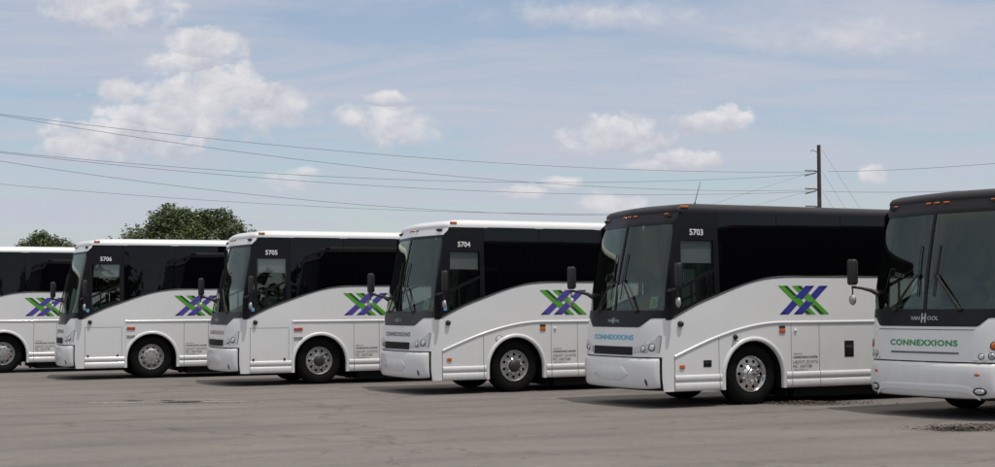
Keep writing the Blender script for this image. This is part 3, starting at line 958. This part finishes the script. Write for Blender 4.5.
# ------------------------------------------------------------------ ground
def ground_material():
    m, nt, b = new_mat('worn_asphalt')
    L = nt.links.new
    tc = nt.nodes.new('ShaderNodeTexCoord')
    def noise(scale, detail=6, rough=.6, vec=None, dist=0.0):
        n = nt.nodes.new('ShaderNodeTexNoise'); n.inputs['Scale'].default_value = scale
        n.inputs['Detail'].default_value = detail; n.inputs['Roughness'].default_value = rough; n.inputs['Distortion'].default_value = dist
        L(vec or tc.outputs['Object'], n.inputs['Vector']); return n.outputs['Fac']
    def ramp(v, a, b_, c0, c1):
        r = nt.nodes.new('ShaderNodeValToRGB'); r.color_ramp.elements[0].position = a; r.color_ramp.elements[1].position = b_
        r.color_ramp.elements[0].color = (*c0, 1); r.color_ramp.elements[1].color = (*c1, 1); L(v, r.inputs['Fac']); return r.outputs['Color']
    def mix(f, a, b_, mode='MIX'):
        x = nt.nodes.new('ShaderNodeMix'); x.data_type = 'RGBA'; x.blend_type = mode
        if isinstance(f, float): x.inputs['Factor'].default_value = f
        else: L(f, x.inputs['Factor'])
        L(a, x.inputs['A']); L(b_, x.inputs['B']); return x.outputs['Result']
    # worn, sun bleached asphalt: broad tone drift, streaks along the driving lane, fine aggregate, stains and hairline cracks
    base = ramp(noise(.22, 5, .6), .3, .7, (.170, .156, .149), (.214, .196, .187))
    mp = nt.nodes.new('ShaderNodeMapping'); mp.inputs['Rotation'].default_value = (0, 0, radians(-40)); mp.inputs['Scale'].default_value = (.22, .8, 1)
    L(tc.outputs['Object'], mp.inputs['Vector'])
    streak = ramp(noise(1.0, 6, .62, mp.outputs['Vector'], .4), .35, .68, (.88, .88, .89), (1.08, 1.07, 1.05))
    c = mix(.8, base, streak, 'MULTIPLY')
    grain = ramp(noise(42, 3, .7), .3, .72, (.72, .72, .72), (1.25, 1.25, 1.25))
    c = mix(.75, c, grain, 'MULTIPLY')
    grain2 = ramp(noise(9, 5, .7), .32, .7, (.84, .84, .85), (1.12, 1.11, 1.1))
    c = mix(.9, c, grain2, 'MULTIPLY')
    stain = ramp(noise(.9, 4, .5, None, .6), .62, .74, (1, 1, 1), (.66, .64, .63))
    c = mix(.7, c, stain, 'MULTIPLY')
    # pale dusty patches
    dust = ramp(noise(.5, 7, .68, None, .3), .56, .72, (1, 1, 1), (1.22, 1.18, 1.14))
    c = mix(.8, c, dust, 'MULTIPLY')
    wv = nt.nodes.new('ShaderNodeTexWave'); wv.inputs['Scale'].default_value = .16; wv.inputs['Distortion'].default_value = 5; wv.inputs['Detail'].default_value = 4; wv.inputs['Detail Scale'].default_value = .6
    mq = nt.nodes.new('ShaderNodeMapping'); mq.inputs['Rotation'].default_value = (0, 0, radians(62)); L(tc.outputs['Object'], mq.inputs['Vector']); L(mq.outputs[0], wv.inputs['Vector'])
    c = mix(.5, c, ramp(wv.outputs['Fac'], .78, .98, (1, 1, 1), (.78, .77, .77)), 'MULTIPLY')
    spots = ramp(noise(2.6, 2, .4), .70, .76, (1, 1, 1), (.62, .6, .59))
    c = mix(.7, c, spots, 'MULTIPLY')
    vo = nt.nodes.new('ShaderNodeTexVoronoi'); vo.feature = 'DISTANCE_TO_EDGE'; vo.inputs['Scale'].default_value = .16
    wob = nt.nodes.new('ShaderNodeTexNoise'); wob.inputs['Scale'].default_value = 1.2; wob.inputs['Detail'].default_value = 6
    L(tc.outputs['Object'], wob.inputs['Vector'])
    va = nt.nodes.new('ShaderNodeVectorMath'); va.operation = 'MULTIPLY_ADD'; va.inputs[1].default_value = (1.6, 1.6, 0)
    L(wob.outputs['Color'], va.inputs[0]); L(tc.outputs['Object'], va.inputs[2]); L(va.outputs['Vector'], vo.inputs['Vector'])
    crack = ramp(vo.outputs['Distance'], .0015, .006, (.55, .52, .5), (1, 1, 1))
    c = mix(.6, c, crack, 'MULTIPLY')
    L(c, b.inputs['Base Color'])
    b.inputs['Roughness'].default_value = .88
    b.inputs['Specular IOR Level'].default_value = .3
    bp = nt.nodes.new('ShaderNodeBump'); bp.inputs['Strength'].default_value = .35; bp.inputs['Distance'].default_value = .012
    L(noise(28, 5, .7), bp.inputs['Height']); L(bp.outputs['Normal'], b.inputs['Normal'])
    return m
M['asphalt'] = ground_material()
mb = MB()
N = 60
def gz(x, y): return 0.0
xs = [-600, -200, -80] + frange(-40, 40, 40) + [80, 200, 600]
ys = [-600, -200, -60] + frange(0, 70, 35) + [100, 200, 700]
mb.grid([[(x, y, 0) for x in xs] for y in ys], M['asphalt'])
tag(mb.build('ground'), kind='structure')

# ------------------------------------------------------------------ camera model (also used to place things by bearing)
F_PX, PITCH, ROLL, CAM_H = 1441.8, .0509, -.0067, 1.7428
def bearing(u, v):
    a, b = u - 497.5, v - 233.5
    uu = a * cos(ROLL) + b * sin(ROLL); vv = -a * sin(ROLL) + b * cos(ROLL)
    x, z = uu / F_PX, -vv / F_PX
    return Vector((x, cos(PITCH) - z * sin(PITCH), sin(PITCH) + z * cos(PITCH)))
def at_depth(u, v, D):
    d = bearing(u, v); return d * (D / d.y) + Vector((0, 0, CAM_H))
def on_ground(u, v):
    d = bearing(u, v); p = d * (-CAM_H / d.z); p.z = 0; return p

# broken spot in the asphalt with a dark hole and pale crumbs round it
c = on_ground(180, 402.3)
mb = MB(); rnd = random.Random(3)
M['hole'] = simple('pothole_dark', (.035, .032, .03), .95, noise=.4, scale=20)
M['dust'] = simple('pale_grit', (.27, .245, .23), .95, noise=.3, scale=12)
M['crumb'] = simple('broken_asphalt', (.30, .27, .25), .95, noise=.4, scale=9)
for (cx_, cy_, rx, ry, n, mt, z) in ((.75, .1, .75, .16, 26, 'dust', .004), (-1.1, -.1, .8, .14, 26, 'dust', .004), (.1, .55, 1.1, .10, 26, 'dust', .004), (0, 0, .40, .20, 22, 'hole', .008), (-1.0, .45, .20, .06, 14, 'hole', .008), (-.35, .5, .16, .05, 12, 'hole', .008)):
    pts = []
    for k in range(n):
        a = 2 * pi * k / n; q = 1 + rnd.uniform(-.28, .2)
        pts.append((c.x + cx_ + rx * q * cos(a), c.y + cy_ + ry * q * sin(a), z))
    mb.face(pts, M[mt])
for k in range(90):
    a = rnd.uniform(0, 2 * pi); r = rnd.uniform(.25, 1) ** .6
    x, y = c.x + 1.9 * r * cos(a) * rnd.uniform(.3, 1), c.y + .75 * r * sin(a)
    s = rnd.uniform(.012, .05)
    mb.box((x, y, .004), (s * 1.8, s, .008), M['crumb'], Matrix.Rotation(rnd.uniform(0, 3), 3, 'Z'))
tag(mb.build('pothole'), kind='structure')

# dead leaves and crumbs swept into drifts beside the two right-hand coaches
def leaf_litter(name, spots, n, seed):
    rnd = random.Random(seed); mb = MB()
    mats = [simple('dry_leaf_a', (.085, .062, .045), .9), simple('dry_leaf_b', (.04, .031, .027), .9), simple('dry_leaf_c', (.15, .125, .105), .9)]
    for (u, v, lx, ly, rot) in spots:
        p = on_ground(u, v)
        for k in range(n):
            sp = rnd.choice((.8, 1, 1, 1.35)); gx = rnd.gauss(0, .45) * sp; gy = rnd.gauss(0, .42) * sp
            x, y = gx * lx, gy * ly
            x, y = x * cos(rot) - y * sin(rot), x * sin(rot) + y * cos(rot)
            s = rnd.uniform(.010, .034); h = max(0, .035 * (1 - gx * gx - gy * gy)) * rnd.random()
            R = Matrix.Rotation(rnd.uniform(0, 6.28), 3, 'Z') @ Matrix.Rotation(rnd.uniform(-.7, .7), 3, 'X') @ Matrix.Rotation(rnd.uniform(-.5, .5), 3, 'Y')
            q = [R @ Vector(t) for t in ((-s, 0, 0), (-.2 * s, -.45 * s, .1 * s), (s, 0, 0), (.1 * s, .5 * s, .15 * s))]
            mb.face([(p.x + x + t.x, p.y + y + t.y, .006 + h + max(0, t.z) + .3 * s) for t in q], rnd.choice(mats))
    o = mb.build(name); tag(o, 'brown dead leaves drifted on the asphalt by the right-hand coaches', 'leaf litter', kind='stuff'); return o
leaf_litter('leaf_litter', [(822, 404.5, 1.0, .4, .1), (800, 403.5, .7, .2, .1), (988, 428, 1.1, .5, .05), (958, 430.5, .5, .25, .0)], 900, 5)

# ------------------------------------------------------------------ trees
def leaf_material(name, c0, c1):
    m, nt, b = new_mat(name)
    tc = nt.nodes.new('ShaderNodeTexCoord')
    n = nt.nodes.new('ShaderNodeTexNoise'); n.inputs['Scale'].default_value = .9; n.inputs['Detail'].default_value = 5
    nt.links.new(tc.outputs['Object'], n.inputs['Vector'])
    r = nt.nodes.new('ShaderNodeValToRGB')
    r.color_ramp.elements[0].position = .35; r.color_ramp.elements[1].position = .66
    r.color_ramp.elements[0].color = (*c0, 1); r.color_ramp.elements[1].color = (*c1, 1)
    nt.links.new(n.outputs['Fac'], r.inputs['Fac']); nt.links.new(r.outputs['Color'], b.inputs['Base Color'])
    b.inputs['Roughness'].default_value = .6
    b.inputs['Transmission Weight'].default_value = 0
    return m
M['leaf'] = leaf_material('oak_leaves', (.050, .076, .028), (.14, .18, .066))
M['leaf2'] = leaf_material('dark_leaves', (.016, .030, .010), (.040, .065, .020))

def crown_mesh(clumps, per, size, mat, seed):
    rnd = random.Random(seed); mb = MB()
    for (x, y, z, rx, ry, rz) in clumps:
        n = int(per * (rx * rz))
        for k in range(n):
            d = Vector((rnd.gauss(0, 1), rnd.gauss(0, 1), rnd.gauss(0, 1))).normalized()
            r = rnd.uniform(.35, 1.0) ** .5
            lump = .17 * math.sin(5 * d.x + 3 * d.z + x) + .13 * math.sin(9 * d.z - 7 * d.y + z) + .10 * math.sin(17 * d.x + 13 * d.y + 15 * d.z + x)
            if lump < -.16 and rnd.random() < .7: continue
            r *= 1 + lump
            p = Vector((x + d.x * rx * r, y + d.y * ry * r, z + d.z * rz * r))
            s = size * rnd.uniform(.6, 1.5)
            R = Matrix.Rotation(rnd.uniform(0, 6.28), 3, 'Z') @ Matrix.Rotation(rnd.gauss(0, .7), 3, 'X') @ Matrix.Rotation(rnd.gauss(0, .5), 3, 'Y')
            q = [(-s, 0, 0), (-.2 * s, -.5 * s, .12 * s), (s, 0, -.1 * s), (.15 * s, .55 * s, .1 * s)]
            mb.face([p + R @ Vector(t) for t in q], mat)
    return mb
def trunk_mesh(h, r, limbs):
    mb = MB()
    mb.tube([(0, 0, -.1), (.05, 0, h * .3), (-.05, .1, h * .7), (0, 0, h)], [r * 1.5, r, r * .85, r * .6], M['bark'], 12)
    for (x, y, z) in limbs:
        mb.tube([(0, 0, h * .75), (x * .35, y * .35, lerp(h * .8, z, .45)), (x, y, z)], [r * .55, r * .35, r * .1], M['bark'], 8)
    return mb
def tree(name, u, D, label, top_v, u0, u1, clump_spec, seed, per, size, mat, trunk_h, trunk_r):
    """clump_spec in crown units: x -1..1 across, z 0..1 from the crown base to its top"""
    base = at_depth(u, 300, D); base.z = 0
    half = (at_depth(u1, 230, D).x - at_depth(u0, 230, D).x) / 2
    top = at_depth(u, top_v, D).z; cb = trunk_h * .75
    t = bpy.data.objects.new(name, None); COL.objects.link(t); t.location = base
    tag(t, label, 'tree')
    cl = [(cx * half, cy * half, lerp(cb, top, cz), rx * half, rx * half * .9, rz * (top - cb)) for cx, cy, cz, rx, rz in clump_spec]
    crown_mesh(cl, per, size, mat, seed).build('crown', t)
    trunk_mesh(trunk_h, trunk_r, [(c[0] * .8, c[1] * .8, c[2]) for c in cl]).build('trunk', t)
    return t
tree('oak_tree', 184, 105, 'large dark green oak behind the coach numbered 5706', 205, 101, 268,
     [(-.10, 0, .55, .48, .38), (-.42, .1, .52, .34, .30), (.30, 0, .62, .36, .32), (.02, .2, .80, .30, .17), (-.16, -.1, .84, .22, .15), (.36, 0, .84, .20, .13),
      (-.80, 0, .42, .18, .22), (-.68, .1, .50, .18, .16), (.60, 0, .56, .18, .24), (.80, 0, .50, .17, .22), (.90, .1, .36, .13, .16), (-.45, .2, .30, .40, .25), (.4, -.2, .3, .45, .25), (-.88, 0, .30, .12, .14)],
     11, 1500, .105, M['leaf'], 3.4, .38)
tree('small_tree', 50, 120, 'small green tree behind the coach at the left edge', 232, 8, 92,
     [(-.35, 0, .72, .42, .24), (.2, 0, .68, .42, .24), (.72, 0, .60, .26, .22), (-.75, 0, .58, .22, .2), (-.2, .1, .88, .22, .13), (.0, 0, .45, .7, .3)],
     12, 2200, .105, M['leaf'], 3.2, .25)

# wood across the road behind the photographer: seen only mirrored in the coach windows
mb = MB(); rnd = random.Random(21)
for k in range(46):
    x = -75 + k * 3.4 + rnd.uniform(-1.2, 1.2); y = -34 + rnd.uniform(-4, 4); h = rnd.uniform(8.0, 12.5)
    cm = crown_mesh([(x, y, h * .62, 3.0, 2.4, h * .38), (x + rnd.uniform(-1, 1), y + 1, h * .35, 2.8, 2.2, h * .33)], 26, .55, M['leaf2'], 100 + k)
    i0 = len(mb.v); mb.v += cm.v; kk = mb.mi(M['leaf2'])
    for f in cm.f: mb.f.append(tuple(i0 + j for j in f)); mb.m.append(kk); mb.sm.append(False)
    mb.tube([(x, y, 0), (x, y, h * .6)], [.25, .12], M['bark'], 6)
tag(mb.build('woods'), 'dark line of trees across the lot, facing the coaches', 'woods', kind='stuff')

# ------------------------------------------------------------------ utility pole and wires
PD = 85.0
pb = at_depth(820.5, 300, PD); pb.z = 0
ptop = at_depth(820.5, 145, PD).z
pole = bpy.data.objects.new('utility_pole', None); COL.objects.link(pole); pole.location = pb
tag(pole, 'dark wooden utility pole with three insulators behind the black roofed coach', 'utility pole')
mb = MB(); mb.tube([(0, 0, -.3), (.03, 0, ptop * .5), (.06, 0, ptop)], [.165, .135, .11], M['wood'], 12); mb.build('post', pole)
ZI = [at_depth(811, v, PD).z for v in (171.5, 189.5, 207)]
for z in ZI:
    mb = MB()
    mb.tube([(-.05, 0, z - .02), (-.30, 0, z + .05)], .035, M['wood'], 6)
    for (dx, dz) in ((-.35, .06), (-.35, -.12)):
        pts = [(-.12, -.05, z + dz * .6), (-.8, -.05, z + dz - (.12 if dz < 0 else 0))]
        mb.tube(pts, .03, M['porcelain'], 6)
        for t in frange(.15, .95, 5):
            x = lerp(pts[0][0], pts[1][0], t); zz = lerp(pts[0][2], pts[1][2], t)
            mb.tube([(x - .025, -.05, zz), (x + .025, -.05, zz)], (.06), M['porcelain'], 10)
    mb.build('insulator', pole)
mb = MB(); mb.tube([(.0, 0, ptop - .45), (-.35, 0, ptop - .28), (-.42, 0, ptop - .40)], .02, M['trim'], 6); mb.build('top_bracket', pole)

def wire(name, P, Q, sag, r, label, n=28, ext=0.0):
    """hanging wire from P to Q"""
    pts = []
    for i in range(n + 1):
        t = i / n
        p = P.lerp(Q, t); p.z -= sag * 4 * t * (1 - t)
        pts.append(p)
    mb = MB(); mb.tube(pts, r, M['wire'], 5)
    o = mb.build(name); tag(o, label, 'power line', 'overhead power lines'); return o
def fit_wire(u0, v0, D0, um, vm, u1, v1, D1, r, label, ext=1.35):
    """wire through two bearings at given distances and sagging through a third, carried on past the second to the next pole out of view"""
    A = at_depth(u0, v0, D0); B = at_depth(u1, v1, D1)
    E = A + (B - A) * ext
    # chord height at the middle bearing
    lo, hi = 0, 1
    for _ in range(40):
        m = (lo + hi) / 2; p = A.lerp(B, m); d = bearing(um, vm)
        if p.x / p.y > d.x / d.y if A.x > B.x else p.x / p.y < d.x / d.y: lo = m
        else: hi = m
    m = lo; p = A.lerp(B, m); d = bearing(um, vm); zt = d.z * p.y / d.y + CAM_H
    sagm = p.z - zt            # how far the wire must hang below A-B there
    # parabola on A..E, z = zA + a t + b t^2 through B and the mid point
    b = sagm / (m * (1 - m)) if 0 < m < 1 else 0
    pts = []
    n = 36
    for i in range(n + 1):
        t = ext * i / n; q = A + (B - A) * t
        q.z = lerp(A.z, B.z, t) - b * t * (1 - t)
        pts.append(q)
    mb = MB(); mb.tube(pts, r, M['wire'], 5)
    o = mb.build('power_line'); tag(o, label, 'power line', 'overhead power lines'); return o
PX = 811
R = .0105
fit_wire(PX, 172, PD, 500, 163, 0, 114, 58, R, 'topmost power line, from the top insulator to the upper left')
fit_wire(PX, 190, PD, 500, 180, 0, 115, 57, R, 'power line starting with the topmost one at the left and dropping to the middle insulator')
fit_wire(PX, 174, PD, 500, 182, 0, 151.5, 62, R, 'upper of the two close power lines at middle height')
fit_wire(PX, 191.5, PD, 500, 191.7, 0, 152.5, 62, R, 'lower of the two close power lines at middle height')
fit_wire(PX, 207.5, PD, 500, 213, 0, 161, 60, R, 'power line that crosses over the oak and meets the white roofs')
fit_wire(PX, 209.5, PD, 426, 211, 0, 184, 66, R * .9, 'lowest power line, just above the oak')
fit_wire(828, 171.5, PD, 910, 169, 1000, 163, 70, R, 'power line leaving the pole to the right at the top insulator')
fit_wire(825, 191.5, PD, 910, 192, 1000, 189.5, 70, R, 'power line leaving the pole to the right at the middle insulator')
def guy(u0, v0, D0, u1, v1, D1, label):
    A, B = at_depth(u0, v0, D0), at_depth(u1, v1, D1)
    t = A.z / max(.1, A.z - B.z); E = A + (B - A) * t
    mb = MB(); mb.tube([A, E], .007, M['wire'], 5); o = mb.build('guy_wire'); tag(o, label, 'guy wire', 'guy wires of the utility pole')
guy(822, 150, PD, 860, 208, 88, 'guy wire from the pole top slanting down right')
guy(822, 171, PD, 845, 208, 87, 'guy wire from the top insulator slanting down right')
guy(822, 190, PD, 833, 208, 87, 'guy wire from the middle insulator slanting down right')
guy(806, 174, PD, 728, 199, 82, 'thin wire from the top insulator slanting down left')
guy(806, 192, PD, 760, 204, 82, 'thin wire from the middle insulator slanting down left')

# ------------------------------------------------------------------ camera
cam = bpy.data.cameras.new('camera'); co = bpy.data.objects.new('camera', cam); COL.objects.link(co)
cam.sensor_width = 36; cam.lens = 36 * F_PX / 995; cam.clip_end = 3000; cam.clip_start = .1
co.location = (0, 0, CAM_H)
co.rotation_mode = 'QUATERNION'
fwd = Vector((0, cos(PITCH), sin(PITCH))); right = Vector((1, 0, 0)); up = right.cross(fwd)
# image roll
r2 = right * cos(ROLL) + up * (-sin(ROLL)) * -1
r2 = right * cos(ROLL) - up * sin(ROLL); u2 = right * sin(ROLL) + up * cos(ROLL)
Rm = Matrix((right, up, -fwd)).transposed()
# world->image: u' = u cos - v sin (v down); camera axes that give the same turn
r3 = right * cos(ROLL) + up * sin(ROLL); u3 = -right * sin(ROLL) + up * cos(ROLL)
co.rotation_quaternion = Matrix((r3, u3, -fwd)).transposed().to_quaternion()
scene.camera = co

# ------------------------------------------------------------------ light
sunv = Vector((.276, -.235, 1)).normalized()
sl = bpy.data.lights.new('sun', 'SUN'); so = bpy.data.objects.new('sun', sl); COL.objects.link(so)
sl.energy = 2.25; sl.angle = radians(.6); sl.color = (1, .945, .86)
so.rotation_mode = 'QUATERNION'; so.rotation_quaternion = sunv.to_track_quat('Z', 'Y')
so.location = (0, 0, 60)

world = bpy.data.worlds.new('World'); scene.world = world; world.use_nodes = True
nt = world.node_tree; nt.nodes.clear(); L = nt.links.new
out = nt.nodes.new('ShaderNodeOutputWorld'); bg = nt.nodes.new('ShaderNodeBackground')
sky = nt.nodes.new('ShaderNodeTexSky'); sky.sky_type = 'NISHITA'; sky.sun_disc = False
sky.sun_elevation = math.asin(sunv.z); sky.sun_rotation = math.atan2(sunv.x, sunv.y)
sky.air_density = 1.0; sky.dust_density = 0.9; sky.ozone_density = 1.0
tc = nt.nodes.new('ShaderNodeTexCoord')
sep = nt.nodes.new('ShaderNodeSeparateXYZ'); L(tc.outputs['Generated'], sep.inputs[0])
def math_node(op, a, b=None, c=None, clamp=False):
    n = nt.nodes.new('ShaderNodeMath'); n.operation = op; n.use_clamp = clamp
    for i, v in enumerate((a, b, c)):
        if v is None: continue
        if isinstance(v, (int, float)): n.inputs[i].default_value = v
        else: L(v, n.inputs[i])
    return n.outputs[0]
# bearing of the view ray as tangents: across = x/|y|, up = z/|y|
ay = math_node('MAXIMUM', math_node('ABSOLUTE', sep.outputs['Y']), .05)
tx = math_node('DIVIDE', sep.outputs['X'], ay); tz = math_node('DIVIDE', sep.outputs['Z'], ay)
comb = nt.nodes.new('ShaderNodeCombineXYZ'); L(tx, comb.inputs[0]); L(tz, comb.inputs[1]); L(math_node('SIGN', sep.outputs['Y']), comb.inputs[2])
def wnoise(scale, detail, rough, vec=None, sc=(1, 1, 1), dist=0, lac=2.0):
    mp = nt.nodes.new('ShaderNodeMapping'); mp.inputs['Scale'].default_value = sc; L(vec or comb.outputs[0], mp.inputs['Vector'])
    n = nt.nodes.new('ShaderNodeTexNoise'); n.inputs['Scale'].default_value = scale; n.inputs['Detail'].default_value = detail
    n.inputs['Roughness'].default_value = rough; n.inputs['Distortion'].default_value = dist; L(mp.outputs[0], n.inputs['Vector']); return n
puff = wnoise(30, 8, .58, sc=(1, 1.3, 1), dist=.35)
puff2 = wnoise(95, 5, .55, sc=(1, 1.15, 1))
# warped position gives billowed outlines
w1 = math_node('MULTIPLY_ADD', puff.outputs['Fac'], 2.6, -1.3)
w2 = math_node('MULTIPLY_ADD', puff2.outputs['Fac'], 1.0, -.5)
wob = math_node('ADD', w1, w2)
CLOUDS = [ # bearing centre and half sizes (pixels of the photograph), strength
    (212, 46, 42, 20, 1.0), (185, 62, 60, 14, .6), (232, 92, 66, 34, 1.0), (130, 92, 30, 18, .9), (170, 118, 82, 28, .9), (130, 138, 88, 26, 1.0), (64, 147, 28, 14, .9), (110, 8, 72, 26, .75), (280, 108, 30, 28, .6),
    (390, 97, 22, 9, .75), (400, 130, 52, 24, .62), (350, 118, 18, 14, .6),
    (618, 137, 56, 21, .95), (714, 122, 42, 16, 1.0), (693, 159, 38, 12, .95), (645, 166, 30, 8, .6), (605, 206, 40, 15, .75), (524, 192, 28, 9, .7), (560, 183, 22, 7, .6),
    (205, 105, 100, 46, .75), (95, 150, 60, 16, .8), (872, 175, 19, 11, .95), (284, 182, 26, 14, .6), (300, 172, 20, 6, .45), (590, 14, 120, 18, .3), (860, 40, 120, 22, .25)]
acc = None; shade_acc = None
for (u, v, ru, rv, st) in CLOUDS:
    d = bearing(u, v); cx_, cz_ = d.x / d.y, d.z / d.y
    dx = math_node('MULTIPLY', math_node('SUBTRACT', tx, cx_), F_PX / ru)
    dz = math_node('MULTIPLY', math_node('SUBTRACT', tz, cz_), F_PX / rv)
    r2_ = math_node('ADD', math_node('MULTIPLY', dx, dx), math_node('MULTIPLY', dz, dz))
    dens = math_node('SUBTRACT', 1.0, math_node('POWER', r2_, .6))
    dens = math_node('MULTIPLY', math_node('ADD', dens, wob), 1.0)
    dens = math_node('MULTIPLY', dens, st)
    if acc is None: acc, shade_acc = dens, dz
    else:
        g = math_node('GREATER_THAN', dens, acc)
        mm = nt.nodes.new('ShaderNodeMix'); mm.data_type = 'FLOAT'
        L(g, mm.inputs['Factor']); L(shade_acc, mm.inputs['A']); L(dz, mm.inputs['B']); shade_acc = mm.outputs['Result']
        acc = math_node('MAXIMUM', acc, dens)
front = math_node('GREATER_THAN', sep.outputs['Y'], 0.05)
mr = nt.nodes.new('ShaderNodeMapRange'); mr.interpolation_type = 'SMOOTHSTEP'
mr.inputs['From Min'].default_value = -.08; mr.inputs['From Max'].default_value = .50; mr.inputs['To Max'].default_value = .93
L(acc, mr.inputs['Value'])
cum = math_node('MULTIPLY', mr.outputs[0], front)
# thin high veil everywhere, streaked
dirn = tc.outputs['Generated']
zz = math_node('MAXIMUM', sep.outputs['Z'], .03)
pl = nt.nodes.new('ShaderNodeCombineXYZ')
L(math_node('DIVIDE', sep.outputs['X'], math_node('ADD', zz, .12)), pl.inputs[0]); L(math_node('DIVIDE', sep.outputs['Y'], math_node('ADD', zz, .12)), pl.inputs[1])
veil_n = wnoise(1.5, 9, .64, pl.outputs[0], (.55, 1.25, 1), .9)
veil = nt.nodes.new('ShaderNodeMapRange'); veil.inputs['From Min'].default_value = .38; veil.inputs['From Max'].default_value = .64
veil.inputs['To Min'].default_value = .28; veil.inputs['To Max'].default_value = .97; L(veil_n.outputs['Fac'], veil.inputs['Value'])
def mixc(f, a, b):
    x = nt.nodes.new('ShaderNodeMix'); x.data_type = 'RGBA'
    L(f, x.inputs['Factor'])
    if isinstance(a, tuple): x.inputs['A'].default_value = (*a, 1)
    else: L(a, x.inputs['A'])
    if isinstance(b, tuple): x.inputs['B'].default_value = (*b, 1)
    else: L(b, x.inputs['B'])
    return x.outputs['Result']
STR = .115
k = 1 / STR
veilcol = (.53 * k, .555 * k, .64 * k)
col = mixc(veil.outputs[0], sky.outputs[0], veilcol)
# cumulus: lit tops, greyer bases
bill = wnoise(42, 7, .6, sc=(1, 1.3, 1), dist=.3)
lv = math_node('MULTIPLY_ADD', shade_acc, .42, math_node('MULTIPLY_ADD', bill.outputs['Fac'], 2.4, -.72))
lit = nt.nodes.new('ShaderNodeClamp'); L(lv, lit.inputs['Value'])
ccol = mixc(lit.outputs[0], (.52 * k, .53 * k, .60 * k), (.80 * k, .79 * k, .80 * k))
col = mixc(cum, col, ccol)
# high sky above the view whitened, added fill for the shaded coach fronts
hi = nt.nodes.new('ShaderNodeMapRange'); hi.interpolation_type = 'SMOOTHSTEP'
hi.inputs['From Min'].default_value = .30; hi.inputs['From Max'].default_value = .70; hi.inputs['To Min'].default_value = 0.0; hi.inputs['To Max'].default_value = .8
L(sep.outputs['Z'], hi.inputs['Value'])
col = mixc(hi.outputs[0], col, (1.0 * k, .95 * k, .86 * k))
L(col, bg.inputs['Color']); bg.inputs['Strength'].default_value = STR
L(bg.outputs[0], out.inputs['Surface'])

# ------------------------------------------------------------------ render look
scene.view_settings.view_transform = 'Standard'; scene.view_settings.look = 'None'
scene.view_settings.exposure = 0; scene.view_settings.gamma = 1; scene.view_settings.use_curve_mapping = False
scene.render.engine = 'CYCLES'
scene.cycles.max_bounces = 8; scene.cycles.transparent_max_bounces = 16
scene.cycles.use_denoising = True
